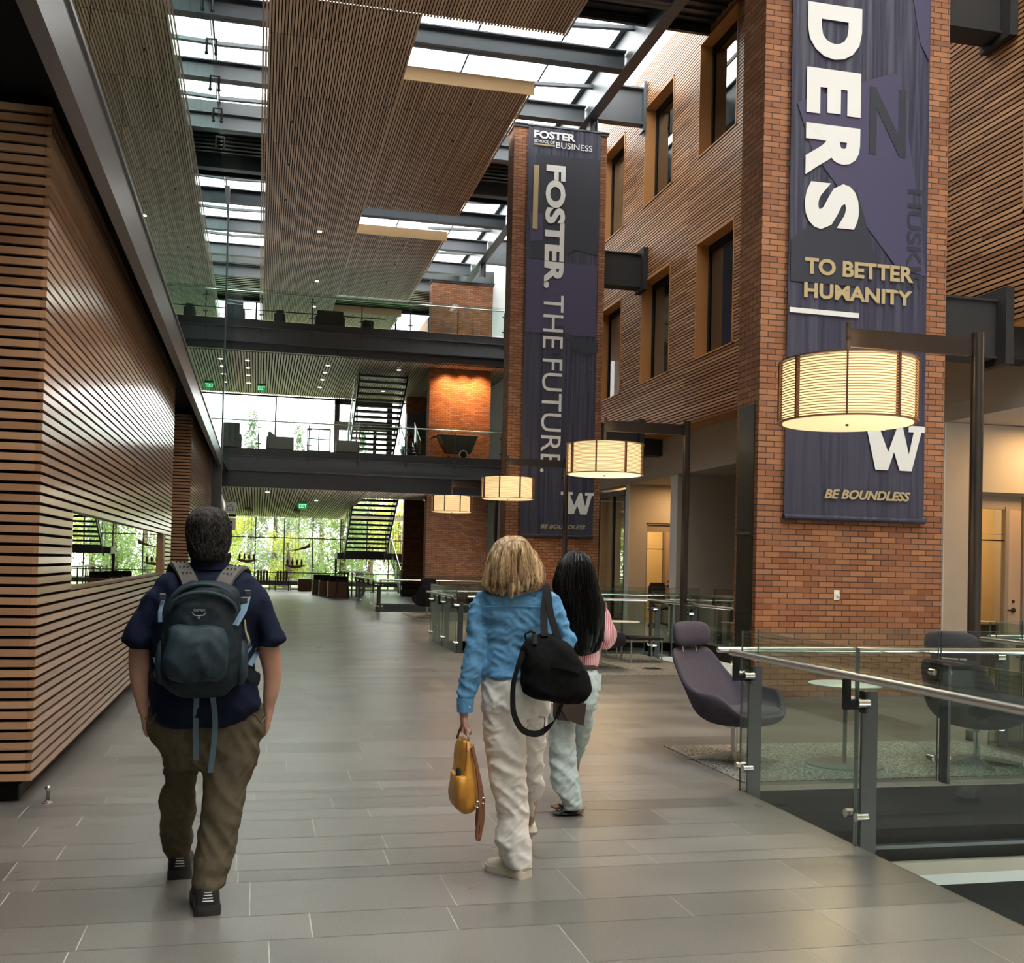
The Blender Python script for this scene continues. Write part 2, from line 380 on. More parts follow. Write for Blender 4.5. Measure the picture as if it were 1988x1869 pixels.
for a, b in ((8.33, 12.1), (12.11, 15.99)):
    mb = MB(); mb.box(-1.352, -1.345, a, b, 1.287, 1.833); mb.build('window_pane', m_low, wf)
mb = MB(); mb.box(-2.2, -1.48, 8.3, 16.3, 1.27, 1.85); struct(mb, 'wall_left', M['charcoal'], 'dark niche behind the low window')

# ---- left gallery edge beam, soffit, glass curtain wall
mb = MB(); mb.box(-1.10, -1.01, -5, 31.2, 3.95, 4.31); mb.box(-1.12, -.99, -5, 31.2, 4.295, 4.325)
tag(mb.build('edge_beam', M['beam_grey']), 'long dark grey edge beam above the cedar slat wall', 'beam')
mb = MB(); mb.box(-4.4, -1.10, -5, 38.2, 4.36, 4.95); mb.box(-4.4, -1.5, -5, 38.2, 9.1, 9.5); struct(mb, 'ceiling', M['black'], 'dark soffit over the left aisle')
mb = MB(); mb.box(-4.4, -4.3, -5, 38.2, 4.95, 14); struct(mb, 'wall_left', M['charcoal'], 'upper left wall behind the glass')
gw = thing('glass_curtain_wall', 'tall grey glass curtain wall rising above the left edge beam', 'glass wall', (-1.02, 16, 4.31))
yy = -4.0; 
while yy < 37.5:
    mb = MB(); mb.box(-1.035, -1.02, yy + .006, yy + 1.5, 4.32, 10.5 if yy < 30 else 11.2); mb.build('glass_panel', M['curtain'], gw)
    yy += 1.51
for yc in (17.86, 19.4, 20.9, 22.4, 23.9):
    mb = MB(); mb.tube([(-.94, yc, 10.3), (-.94, yc, 10.53), (-1.12, yc, 10.53), (-1.12, yc, 10.3)], .022, 8); mb.ell((-.94, yc, 10.28), (.035, .035, .035)); mb.ell((-1.12, yc, 10.28), (.035, .035, .035))
    mb.build('clamp', M['steel_dark'], gw, smooth=True)
mb = MB(); mb.box(-1.20, -1.0, 30.2, 30.5, 0, 11.6); mb.box(-1.26, -1.18, 30.1, 30.6, 0, 11.6)
tag(mb.build('steel_column', M['steel']), 'tall slate steel column at the far end of the left wall', 'column')

# ---- slatted ceilings
def slats_ceiling(mb, x0, x1, ys, z, pitch=.0628, w=.042, h=.018, gap=.03):
    for a, b in zip(ys[:-1], ys[1:]):
        x = x0
        while x + w <= x1 + .005:
            mb.box(x, x + w, a + gap/2, b - gap/2, z, z + h); x += pitch
CZ = 12.0
names_ = ['first', 'second', 'third', 'fourth', 'fifth', 'sixth', 'seventh', 'eighth', 'ninth', 'tenth']
cloud = [(-.19, 5.72, [7.2, 10.1, 13.1, 16.0, 19.0, 20.5]), (-.19, 2.80, [20.5, 21.95, 24.85, 27.8, 30.7, 33.6, 36.5, 39.3, 41.9, 44.6, 46.2, 47.6, 50.0]),
         (2.80, 5.72, [23.3, 24.85, 27.8, 30.7, 32.2]), (2.80, 5.72, [34.75, 36.5, 39.3, 41.9, 43.9]), (2.80, 5.72, [46.2, 47.6, 50.0])]
mb = MB()
for x0, x1, ys in cloud: slats_ceiling(mb, x0, x1, ys, CZ)
struct(mb, 'ceiling', M['ceil_wood'], 'suspended slatted wood ceiling under the skylight')
mb = MB()
for x0, x1, ys in cloud:
    for a, b in zip(ys[:-1], ys[1:]): mb.box(x0 + (.12 if x0 < 0 else -.04), x1 - (.12 if x1 > 5 else .01), a - .02 if a != ys[0] else a + .04, b + .02 if b != ys[-1] else b - .04, CZ + .032, CZ + .06)
struct(mb, 'ceiling', M['black'], 'black felt behind the ceiling slats')
for i, ys in enumerate((23.3, 34.75, 46.2)):
    mb = MB(); mb.box(2.78, 5.74, ys - .03, ys, CZ - .01, CZ + .30); struct(mb, 'trim_%d' % (5 + i), M['edge_wood'])
# ---- floors two and three crossing the hall at the far end
FY, BY2, BY1 = 38.7, 49.0, 54.2
def deck(zf, zb, bl):
    mb = MB(); mb.box(-1.5, 9.2, FY, BY2 + .2, zf - .35, zf - .02); struct(mb, 'floor', M['steel_dark'], 'upper floor slab')
    a = MB(); a.box(-1.35, 9.2, FY - .06, FY, zf - .24, zf); a.box(-1.35, 9.2, FY - .10, FY - .06, zf - .26, zf - .235)
    struct(a, 'trim_8', M['steel_dark'])
    b = MB(); b.box(-1.35, 9.2, FY - .03, FY + .05, zf - .75, zf - .24); b.box(-1.35, 9.2, FY - .13, FY + .2, zf - .78, zf - .74); b.box(-1.35, 9.2, FY - .13, FY + .2, zf - .285, zf - .26)
    tag(b.build('fascia_beam', M['steel']), bl + ' crossing the hall', 'beam')
    c = MB(); c.box(-1.35, 9.2, FY + .1, FY + .3, zb, zf - .3); tag(c.build('soffit_beam', M['steel_dark']), bl + ', dark recessed soffit beam beneath', 'beam')
deck(5.32, 3.98, 'wide slate steel floor beam of the second floor')
deck(9.80, 8.76, 'wide slate steel floor beam of the third floor')
mb = MB(); slats_ceiling(mb, -1.35, 9.2, [FY + .35, 40.4, 42.6, 44.8, 47.0, 49.0], 8.74, pitch=.10, w=.062)
struct(mb, 'ceiling', M['ceil_lit'], 'slatted wood ceiling over the second floor lounge')
mb = MB(); mb.box(-1.4, 9.2, FY + .3, 49.0, 8.775, 8.80); struct(mb, 'ceiling', M['black'])
mb = MB(); X = -1.35
while X < 9.2:
    for a, b in ((39.0, 42), (42, 45), (45, 48), (48, 51), (51, 54.1)):
        if b > 44.5 and X > 3.9 and a < 50.9: continue
        za = 4.0 - (a - 39) * .0325; zb = 4.0 - (b - 39) * .0325
        mb.hexa([(X, a + .02, za), (X + .062, a + .02, za), (X + .062, b - .02, zb), (X, b - .02, zb), (X, a + .02, za + .04), (X + .062, a + .02, za + .04), (X + .062, b - .02, zb + .04), (X, b - .02, zb + .04)])
    X += .10
struct(mb, 'ceiling', M['ceil_lit'], 'slatted wood ceiling over the first floor lounge')
mb = MB(); mb.hexa([(-1.4, 39, 4.06), (3.85, 39, 4.06), (3.85, 54.2, 3.6), (-1.4, 54.2, 3.6), (-1.4, 39, 4.1), (3.85, 39, 4.1), (3.85, 54.2, 3.64), (-1.4, 54.2, 3.64)]); mb.box(3.85, 9.2, 39, 44.4, 4.06, 4.1)
struct(mb, 'ceiling', M['black'])
# far side wall, brick return wall and lower-hall side of the lounge
mb = MB(); mb.box(7.5, 7.9, 50.2, 54.2, 0, 13); mb.box(6.2, 9.4, 47.2, 47.6, 0, 9.0); struct(mb, 'wall_far', M['brick'], 'brick wall behind the stairs')
mb = MB(); mb.box(6.2, 9.4, 47.1, 47.2, 7.0, 8.0); struct(mb, 'trim_9', M['steel'])
mb = MB(); mb.box(-1.6, -1.5, 38.2, 54.4, 0, 14); struct(mb, 'wall_left', M['plaster'], 'cream wall at the far left of the lounge')
mb = MB(); mb.box(9.25, 9.4, 38, 50, -.2, 14); struct(mb, 'wall_right', M['white_wall'], 'white wall at the far right')

# ---- window walls
def window_wall(n, Y, x0, x1, z0, z1, vs, hs, r=.05, label=''):
    mb = MB()
    for v in vs: mb.box(v - r/2, v + r/2, Y - .06, Y + .06, z0, z1)
    for h in hs: mb.box(x0, x1, Y - .05, Y + .05, h - r/2, h + r/2)
    f = struct(mb, 'window_%d' % n, M['steel_dark'], label)
    vv = sorted(set([x0] + [v for v in vs] + [x1])); hh = sorted(set([z0] + list(hs) + [z1]))
    for a, b in zip(vv[:-1], vv[1:]):
        for c, d in zip(hh[:-1], hh[1:]):
            if b - a > .1 and d - c > .1: MB().box(a + r/2, b - r/2, Y - .006, Y + .006, c + r/2, d - r/2).build('window_pane', M['clear'], f)
window_wall(2, 54.3, -1.5, 7.5, 0, 3.62, [-1.45, -.12, 1.26, 2.64, 4.0, 5.3, 6.4, 7.45], [.05, .82, 2.52, 3.58], label='tall ground floor window wall facing the trees')
window_wall(3, 49.1, -1.5, 7.0, 5.35, 8.74, [-1.45, .62, 3.3, 4.2, 5.6], [5.4, 8.7], .07, 'second floor window wall')
mb = MB(); mb.box(3.20, 3.42, 48.95, 49.2, 5.35, 8.74); mb.box(5.55, 5.8, 48.95, 49.2, 5.35, 8.74); mb.box(3.2, 5.7, 48.95, 49.2, 7.35, 7.72); mb.box(3.2, 5.7, 48.95, 49.2, 8.5, 8.74); mb.box(4.95, 5.1, 48.97, 49.15, 5.35, 7.4)
struct(mb, 'trim_10', M['steel'], 'heavy frame around the terrace door')
window_wall(4, 50.4, -1.5, 9.2, 9.85, 13.6, [-1.4, -.35, 1.2, 3.3, 6.0, 9.1], [9.9, 11.2, 12.3, 13.5], .08, 'third floor window wall')
mb = MB(); mb.box(-1.5, 7.5, 53.7, 54.1, .0, .06); mb.box(-1.5, 7.5, 53.75, 54.1, .40, .46); struct(mb, 'baseboard_far', M['white_wall'], 'pale ledge along the far window')
mb = MB(); mb.box(-1.5, 7.5, 53.95, 54.1, .2, .40); struct(mb, 'baseboard_far', M['steel'])

# ---- right hand building: cedar slats with deep wood-lined windows
RX = 9.25
YW = [(6.25 + 3.5*i, 8.2 + 3.5*i) for i in range(0, 9)]
ROWS = [(6.09, 8.66), (10.56, 13.1)]
holes = [(a, b, u, v) for a, b in YW for u, v in ROWS]
mb = MB(); slats_x(mb, RX, RX + .018, [5, 8.75, 12.5, 16.2, 19.2, 22.75, 26.25, 29.8, 33.3, 38], 4.77, 14.2, pitch=.0697, h=.046, holes=holes)
struct(mb, 'wall_right', M['cedar_warm'], 'cedar slat wall with deep windows')
mb = MB()
yy = 5.0
for a, b in YW: mb.box(RX + .07, RX + .1, yy, a, 4.77, 14.2); yy = b
mb.box(RX + .07, RX + .1, yy, 38, 4.77, 14.2)
for a, b in YW: mb.box(RX + .07, RX + .1, a, b, 4.77, 6.09); mb.box(RX + .07, RX + .1, a, b, 8.66, 10.56); mb.box(RX + .07, RX + .1, a, b, 13.1, 14.2)
struct(mb, 'wall_right', M['black'], 'black backing behind the right slats')
mb = MB(); mb.box(RX + .3, 13.0, 5, 38, 4.9, 5.2); mb.box(RX + .3, 13.0, 5, 38, 9.1, 9.75); mb.box(RX + .3, 13.0, 5, 38, 13.4, 13.8); mb.box(12.9, 13.0, 5, 38, 5, 13.6)
struct(mb, 'wall_right', M['plaster'], 'rooms behind the right windows')
wi = 5
for u, v in ROWS:
    for a, b in YW:
        if b < 9: continue
        mb = MB(); mb.box(RX - .015, RX + .34, b - .03, b, u, v); mb.box(RX - .015, RX + .34, a, a + .03, u, v); mb.box(RX - .015, RX + .34, a, b, v - .03, v); mb.box(RX - .015, RX + .34, a, b, u, u + .03)
        f = struct(mb, 'window_%d' % wi, M['jamb'], 'deep orange wood window reveal'); wi += 1
        mb = MB(); q = .07
        mb.box(RX + .27, RX + .34, a + .03, a + .03 + q, u + .03, v - .03); mb.box(RX + .27, RX + .34, b - .03 - q, b - .03, u + .03, v - .03)
        mb.box(RX + .27, RX + .34, a + .1, b - .1, v - .03 - q * 2.2, v - .03); mb.box(RX + .27, RX + .34, a + .1, b - .1, u + .03, u + .1)
        mb.build('window_frame', M['black'], f)
        MB().box(RX + .30, RX + .31, a + .1, b - .1, u + .1, v - .18).build('window_pane', M['dark_glass'], f)
# soffit and bulkhead of the right building
mb = MB(); mb.box(RX + .02, 9.80, 5, 38, 4.72, 4.765); struct(mb, 'trim_11', M['jamb'], 'wood soffit under the right slats')
BX = 9.80
mb = MB(); mb.box(BX, BX + .2, 5, 38, 3.755, 4.72)
mb.box(BX + .002, 12.8, 14.0, 14.35, 2.75, 3.75); mb.box(BX, 10.36, 14.0, 14.35, 0, 2.75); mb.box(11.25, 12.8, 14.0, 14.35, 0, 2.75)
mb.box(BX, 12.8, 24.4, 24.85, 0, 3.755)
mb.box(BX, 12.8, 27.86, 28.2, 2.72, 3.755); mb.box(BX, 10.30, 27.86, 28.2, 0, 2.72); mb.box(11.15, 12.8, 27.86, 28.2, 0, 2.72)
mb.box(12.6, 12.8, 5, 38, 0, 3.755); mb.box(BX, BX + .2, 30.9, 38, 0, 3.755)
struct(mb, 'wall_right', M['plaster'], 'cream office walls and bulkhead')
mb = MB(); mb.box(BX + .205, 12.58, 5, 38, 3.76, 3.85); struct(mb, 'ceiling', M['plaster'], 'office alcove ceiling')
mb = MB(); mb.box(BX - .012, BX, 14.0, 14.33, 0, 3.755); mb.box(BX - .012, BX, 24.4, 24.83, 0, 3.755); mb.box(BX - .012, BX, 27.86, 28.15, 0, 3.755); struct(mb, 'trim_12', M['white_wall'])
mb = MB(); mb.box(BX + .01, 10.3, 13.985, 13.999, .0, .1); mb.box(BX + .01, 12.5, 24.385, 24.399, 0, .1); struct(mb, 'baseboard_right', M['white_wall'])
# rooms behind the two doors
mb = MB(); mb.box(9.9, 12.8, 16.6, 16.7, 0, 3.7); mb.box(9.9, 12.8, 30.6, 30.7, 0, 3.7); mb.box(9.9, 10.0, 14.35, 16.6, 0, 3.7); mb.box(10.1, 10.2, 28.2, 30.6, 0, 3.7); struct(mb, 'wall_right', mat('warm_office_paint', (.55, .42, .24), .8), 'warm painted office walls')
def office_door(n, Y, x0, x1, zt, label):
    mb = MB(); f = .045
    mb.box(x0, x0 + f, Y - .03, Y + .12, 0, zt); mb.box(x1 - f, x1, Y - .03, Y + .12, 0, zt); mb.box(x0, x1, Y - .03, Y + .12, zt - f, zt)
    mb.box(x0 + f, x1 - f, Y + .02, Y + .08, zt - .24, zt - f); xs = x0 + (x1 - x0) * .66
    mb.box(xs - .03, xs + .03, Y + .0, Y + .1, 0, zt - .2)
    d = struct(mb, 'door_%d' % n, mat('taupe_door_frame_%d' % n, (.30, .25, .20), .5), label)
    MB().box(x0 + f, xs - .03, Y + .04, Y + .05, 0.05, zt - .24).build('door_pane', M['clear'], d)
    mb = MB(); mb.box(xs + .035, x1 - f - .01, Y + .01, Y + .06, .02, zt - .245); lf = mb.build('door_leaf', mat('pale_door_leaf_%d' % n, (.48, .36, .27), .5), d)
    mb = MB(); mb.cyl(0, 0, 0, .02, .035, 16); mb.xf(lambda p: Vector((xs + .12 + p.x, Y + .01 - p.z, 1.0 + p.y))); mb.tube([(xs + .12, Y - .03, 1.0), (xs + .0, Y - .035, 1.0)], .012, 8); mb.build('door_handle', M['bronze'], lf)
    mb = MB(); mb.cyl(0, 0, 0, .015, .022, 16); mb.xf(lambda p: Vector((xs + .12 + p.x, Y + .01 - p.z, 1.13 + p.y))); mb.build('lock', M['bronze'], lf)
    mb = MB(); mb.box(x0 + f, xs - .03, Y + .035, Y + .039, zt - .72, zt - .70); mb.box(x0 + f, xs - .03, Y + .035, Y + .039, zt - .62, zt - .615); mb.build('glass_stripe', M['bronze'], d)
    return d
office_door(1, 14.1, 10.36, 11.25, 2.75, 'glazed office door behind the near brick pillar')
office_door(2, 27.92, 10.30, 11.15, 2.72, 'glazed office door behind the middle brick pillar')
# office glazing beyond
window_wall(30, 0, 0, 1, 0, 1, [], [], label='')if False else None
mb = MB(); 
for v in (28.3, 29.35, 30.8): mb.box(BX + .02, BX + .10, v - .05, v + .05, 0, 3.64)
mb.box(BX + .02, BX + .1, 28.2, 30.85, 3.5, 3.64); mb.box(BX + .02, BX + .1, 28.2, 30.85, 0, .08)
f = struct(mb, 'window_30', M['steel_dark'], 'office glazing behind the middle brick pillar')
for a, b in ((28.35, 29.3), (29.4, 30.75)): MB().box(BX + .055, BX + .063, a, b, .08, 3.5).build('window_pane', M['clear'], f)

# ---- roof: girder, purlins, skylight, metal deck
BZ = 12.65
names = ['nearest', 'second', 'third', 'fourth', 'fifth', 'sixth', 'seventh', 'eighth', 'ninth', 'tenth']
for i, yb in enumerate([17.1, 20.05, 23.0, 26.05, 29.1, 32.05, 35.0, 38.0, 41.1, 44.1]):
    mb = MB(); t = .025; b = .14
    mb.box(-1.3, 7.75, yb - t/2, yb + t/2, BZ, BZ + .42); mb.box(-1.3, 7.75, yb - b, yb + b, BZ, BZ + .03); mb.box(-1.3, 7.75, yb - b, yb + b, BZ + .40, BZ + .43)
    tag(mb.build('roof_beam', M['steel']), 'grey steel roof beam above the slatted ceiling, %s from the front' % names[i], 'beam', 'roof beams under the skylight')
mb = MB()
mb.box(7.78, 7.81, 5, 50, 12.66, 13.6); mb.box(7.66, 7.93, 5, 50, 12.62, 12.66); mb.box(7.66, 7.93, 5, 50, 13.6, 13.64)
mb.box(7.84, 7.86, 5, 50, 12.66, 13.6)
tag(mb.build('roof_girder', M['steel']), 'deep dark steel roof girder running the length of the hall', 'beam')
for i, (yb, nm) in enumerate(((12.35, 'near'), (25.75, 'middle'), (39.3, 'far'))):
    mb = MB(); mb.box(7.95, RX, yb - .015, yb + .015, 12.70, 13.58); mb.box(7.95, RX, yb - .13, yb + .13, 12.66, 12.70); mb.box(7.95, RX, yb - .13, yb + .13, 13.56, 13.6); mb.box(9.16, RX - .02, yb - .16, yb + .16, 12.5, 13.75)
    tag(mb.build('roof_bracket_beam', M['steel']), 'short steel roof beam from the girder to the slat wall above the %s pillar' % nm, 'beam', 'roof bracket beams')
    mb = MB(); mb.box(7.76, 7.98, yb - .02, yb + .02, 12.17, 12.62); mb.box(7.76, 7.79, yb - .13, yb + .13, 12.17, 12.62); mb.box(7.95, 7.98, yb - .13, yb + .13, 12.17, 12.62)
    tag(mb.build('roof_stub_post', M['steel']), 'short steel post standing on the %s brick pillar' % nm, 'post', 'roof stub posts')
for i, (yb, nm) in enumerate(((12.2, 'near'), (25.65, 'middle'))):
    for z0, z1, wh in ((4.32, 5.02, 'lower'), (8.52, 9.30, 'upper')):
        mb = MB(); mb.box(8.15, 9.14, yb - .16, yb + .16, z0, z1); mb.box(8.15, 9.14, yb - .20, yb + .20, z0 - .03, z0); mb.box(8.15, 9.14, yb - .20, yb + .20, z1, z1 + .03)
        mb.box(9.13, 9.248, yb - .36, yb + .24, z0 - .12, z1 + .16)
        if wh == 'lower': mb.box(9.25, 9.79, yb - .2, yb + .2, 4.3, 4.71)
        tag(mb.build('bracket_beam', M['charcoal']), 'black %s bracket beam joining the %s brick pillar to the slat wall' % (wh, nm), 'beam', 'black bracket beams')
# ridge frames of the skylight
SKY = [(-5, 17.2), (21.75, 29.6), (33.9, 43.8)]  # first bay is unseen above the viewpoint, added to let in more light
for i, (a, b) in enumerate(SKY):
    mb = MB(); X = -1.3; 
    while X < 9.3:
        mb.box(X - .02, X + .02, a, b, 13.57, 13.66); X += 1.95
    yy = a + .75
    while yy < b:
        mb.hexa([(-1.3, yy - .05, 13.25), (1.6, yy + .15, 13.42), (1.6, yy + .27, 13.42), (-1.3, yy + .07, 13.25), (-1.3, yy - .05, 13.33), (1.6, yy + .15, 13.5), (1.6, yy + .27, 13.5), (-1.3, yy + .07, 13.33)])
        mb.hexa([(5.6, yy + .25, 13.35), (7.8, yy - .1, 13.35), (7.8, yy + .02, 13.35), (5.6, yy + .37, 13.35), (5.6, yy + .25, 13.43), (7.8, yy - .1, 13.43), (7.8, yy + .02, 13.43), (5.6, yy + .37, 13.43)])
        yy += 3.05
    f = struct(mb, 'window_%d' % (31 + i), M['steel'], 'skylight frame')
    MB().box(-1.4, 9.3, a, b, 13.68, 13.69).build('skylight_pane', M['sky_glass'], f)
mb = MB()
for a, b in ((17.2, 21.75), (29.6, 33.9), (43.8, 50.4)):
    mb.box(-1.4, 9.3, a, b, 13.3, 13.5); mb.box(-1.4, 9.3, a - .05, a + .05, 13.1, 13.6); mb.box(-1.4, 9.3, b - .05, b + .05, 13.1, 13.6)
    yy = a + .3
    while yy < b: mb.box(-1.4, 9.3, yy, yy + .12, 13.26, 13.3); yy += .3
struct(mb, 'ceiling', M['deck'], 'dark metal roof deck between the skylights')
mb = MB(); mb.box(9.3, 13, 5, 38, 13.8, 14.2); mb.box(-4.4, -1.35, -5, 38, 13.6, 14); struct(mb, 'ceiling', M['steel'], 'side roofs')
# ---- sprinkler heads in the cloud
for side, X, yl in (('left', .52, (18.2, 20.4, 23.4, 26.3, 29.2, 32.1, 35.0, 38.0, 40.6)), ('right', 4.45, (24.1, 26.4, 29.2, 31.5, 35.7, 38.0, 40.6))):
    for i, yy in enumerate(yl):
        r = thing('sprinkler_head', 'dark sprinkler head on the %s side of the slatted ceiling, %s from the front' % (side, names_[i]), 'sprinkler', (X, yy, CZ), 'sprinkler heads in the suspended ceiling')
        MB().cyl(0, 0, -.012, .03, .03, 10).build('cup', M['steel_dark'], r, local=True); MB().box(-.012, .012, -.012, .012, -.05, -.012).build('nozzle', M['bronze'], r, local=True)
# ---- downlights
dl = [(x, yy, 8.73, 'second floor') for x in (-.55, 2.35, 5.0) for yy in (40.6, 42.2, 43.9, 45.9)] + [(x, yy, 4.0 - (yy-39)*.0325 - .01, 'first floor') for x, yy in ((.3, 40.5), (2.2, 43.4), (6.3, 41.6))]
dl += [(1.65, 34.9, 11.99, 'skylight'), (1.9, 41.2, 11.99, 'skylight'), (2.0, 45.4, 11.99, 'skylight')]
ROWN = {-.55: 'left', 2.35: 'middle', 5.0: 'right'}; seen = {}
for i, (x, yy, z, wh) in enumerate(dl):
    k = (wh, x if wh == 'second floor' else 0); seen[k] = seen.get(k, 0) + 1; od = ['nearest', 'second', 'third', 'fourth'][seen[k] - 1]
    lab = 'small round downlight in the slatted ceiling over the second floor, %s of its %s row' % (od, ROWN[x]) if wh == 'second floor' else 'small round downlight in the %s slatted ceiling, %s from the front' % (wh, od)
    r = thing('downlight', lab, 'light', (x, yy, z), 'downlights in the %s ceiling' % wh)
    MB().cyl(0, 0, -.012, .03, .085, 16).build('ring', M['chrome'], r, local=True); MB().cyl(0, 0, -.02, -.013, .07, 16).build('lens', M['downlight'], r, local=True)
# ================================================================ BRICK PILLARS
def pillar(x0, x1, y0, y1, zt, label, panel=False):
    t = thing('brick_pillar', label, 'pillar', (x0, y0, 0), 'brick pillars along the right side')
    MB().box(x0, x1, y0, y1, -.3 if y0 < 12 else 0, zt).build('brick_shaft', M['brick'], t)
    MB().box(x0 - .03, x1 + .03, y0 - .03, y1 + .03, zt, zt + .06).box(x0 - .05, x1 + .05, y0 - .05, y1 + .05, zt + .06, zt + .09).build('metal_cap', M['steel_dark'], t)
    if panel:
        MB().box(x0 - .02, x0 - .003, 12.0, y1 - .09, 0, .98).box(x0 - .02, x0 - .003, 12.0, y1 - .09, 2.0, 3.52).build('metal_panel', M['bronze'], t)
        MB().box(x0 - .016, x0 - .003, 12.0, y1 - .09, .985, 1.93).build('name_board', mat('black_name_board', (.014, .011, .009), .3), t)
        pl = MB().box(x0 - .022, x0 - .003, 12.0, y1 - .09, 1.935, 1.995).build('title_plate', M['bronze'], t)
        pm = mat('pale_engraving', (.3, .28, .25), .5)
        vs, fs = text_mesh('Endowment Recipients', .01)
        a = min(v[0] for v in vs); b = max(v[0] for v in vs); c = min(v[1] for v in vs); d = max(v[1] for v in vs)
        mb = MB(); mb.v = [(x0 - .0245, y1 - .13 - (v[0]-a)/(b-a)*.34, 1.95 + (v[1]-c)/(d-c)*.03) for v in vs]; mb.f = fs
        mb.build('engraved_title', pm, pl)
    return t
pillar(5.80, 8.32, 11.92, 12.52, 12.1, 'near brick pillar with a dark metal panel on its left side', True)
pillar(5.77, 8.12, 25.3, 25.9, 12.10, 'middle brick pillar hung with the narrow banner that reads from top to bottom')
p3_ = pillar(6.06, 8.38, 39.75, 40.35, 11.95, 'far brick pillar with no banner, standing at the far balconies')
def switch(x, y, z, label):
    r = thing('wall_dimmer', label, 'switch', (x, y, z))
    MB().box(-.037, .037, -.010, 0, -.06, .06).build('plate', M['white'], r, local=True, bevel=.003)
    mb = MB(); mb.cyl(0, 0, 0, .022, .020, 16); mb.xf(lambda p: Vector((p.x + .008, -.010 - p.z, p.y))); mb.build('knob', M['white'], r, local=True)
switch(6.87, 11.917, 1.235, 'small white dimmer plate with a round knob on the near brick pillar')
switch(6.42, 25.297, 1.34, 'small white box on the middle brick pillar behind the blond hair')

# ================================================================ BANNERS
def banner(x0, x1, y, z0, z1, label):
    t = thing('banner', label, 'banner', ((x0+x1)/2, y, z0), 'banners on the brick pillars')
    mb = MB(); n = 40; m = 30
    for s_ in (0, 1):
        for j in range(m + 1):
            for i in range(n + 1):
                u = i / n; v = j / m
                d = .006 * math.sin(u * 19 + v * 2.2) * (1 - .5 * v) + .004 * math.sin(u * 41 + 1.3 + v * 5)
                mb.v.append((x0 + u*(x1-x0), y + d + s_ * .003, z0 + v*(z1-z0)))
    N = (n+1)*(m+1)
    for s_ in (0, 1):
        for j in range(m):
            for i in range(n):
                a = s_*N + j*(n+1) + i; mb.f.append((a, a+1, a+n+2, a+n+1))
    mb.build('fabric', M['banner'], t, smooth=True)
    mb = MB(); mb.tube([(x0 - .005, y, z0 + .035), (x1 + .02, y, z0 + .035)], .035, 12); mb.build('hem_tube', M['banner'], t, smooth=True)
    mb = MB(); mb.tube([(x0 - .02, y, z1), (x1 + .02, y, z1)], .022, 10); mb.build('top_rod', M['steel'], t, smooth=True)
    return t
def block_w(mb, x0, x1, z0, z1, y):
    """slab-serif capital W with flat feet"""
    P = [(0, 1), (.36, 1), (.36, .86), (.28, .86), (.41, .40), (.555, .97), (.64, .97), (.745, .37), (.82, .86), (.735, .86), (.735, 1), (1, 1), (1, .86), (.945, .86),
         (.795, 0), (.60, 0), (.505, .40), (.41, 0), (.21, 0), (.065, .86), (0, .86)]
    # triangulated in strips through tessellation
    from mathutils.geometry import tessellate_polygon
    q = [(x0 + a*(x1-x0), z0 + b*(z1-z0)) for a, b in P]
    tr = tessellate_polygon([[Vector((a, b, 0)) for a, b in q]])
    k = len(mb.v); mb.v += [(a, y, b) for a, b in q]; mb.f += [tuple(k + i for i in t_) for t_ in tr]
BEHIND = 1
def poly(name, pts, y, m, parent):
    mb = MB(); mb.prism(pts, y, y + .002); return mb.build(name, m, parent)
b1 = banner(6.12, 8.0, 11.85, 2.13, 9.9, 'large navy banner with huge white letters on the near brick pillar')
yb = 11.822; yp = 11.837
poly('printed_flag', [(6.19, 7.17), (7.05, 7.52), (7.50, 7.69), (7.58, 7.62), (7.67, 7.08), (7.86, 6.07), (7.97, 5.2), (7.55, 5.3), (7.15, 5.75), (7.0, 6.1), (6.75, 6.2), (6.4, 6.6)], yp, M['banner2'], b1)
poly('printed_flag', [(7.55, 9.6), (7.98, 9.6), (7.98, 7.9), (7.85, 8.1)], yp, M['banner2'], b1)
poly('printed_shade', [(6.14, 5.5), (7.0, 6.2), (7.15, 5.75), (7.3, 5.3), (7.0, 5.0), (6.14, 5.0)], yp - .003, M['banner3'], b1)
lettering('faint_letter', 'N', M['banner3'], b1, 7.16, 7.66, 6.65, 7.48, yp - .007, weight=.02, depth=.001)
lettering('faint_letters', 'HUSKIE', M['banner3'], b1, 7.70, 7.90, 5.05, 6.27, yp - .007, rot=True, weight=.02, depth=.001)
for ch, z0, z1 in (('D', 7.74, 8.41), ('E', 7.06, 7.613), ('R', 6.30, 6.933), ('S', 5.655, 6.231)):
    lettering('letter_' + ch.lower(), ch, M['letter'], b1, 6.305, 7.03, z0, z1, yb, rot=True, weight=.055)
lettering('gold_words', 'TO BETTER', M['gold'], b1, 6.322, 7.793, 5.10, 5.30, yb, weight=.035)
lettering('gold_words', 'HUMANITY', M['gold'], b1, 6.315, 7.78, 4.812, 4.997, yb, weight=.035)
poly('white_bar', [(6.13, 4.62), (7.05, 4.612), (7.057, 4.673), (6.13, 4.68)], yb, M['letter'], b1)
mb = MB(); block_w(mb, 7.134, 7.983, 2.774, 3.335, yb); mb.build('block_letter_w', M['letter'], b1)
lettering('gold_motto', 'BE BOUNDLESS', M['gold'], b1, 6.632, 7.796, 2.40, 2.515, yb, weight=.035, shear=.28)
b2 = banner(6.10, 7.93, 25.2, 2.18, 12.13, 'tall narrow navy banner headed by a school name on the middle brick pillar')
yb = 25.168; yp = 25.187
poly('printed_shade', [(6.3, 11.45), (7.9, 11.45), (7.9, 9.1), (7.3, 9.2), (7.0, 8.9), (6.25, 8.9)], yp, M['banner3'], b2)
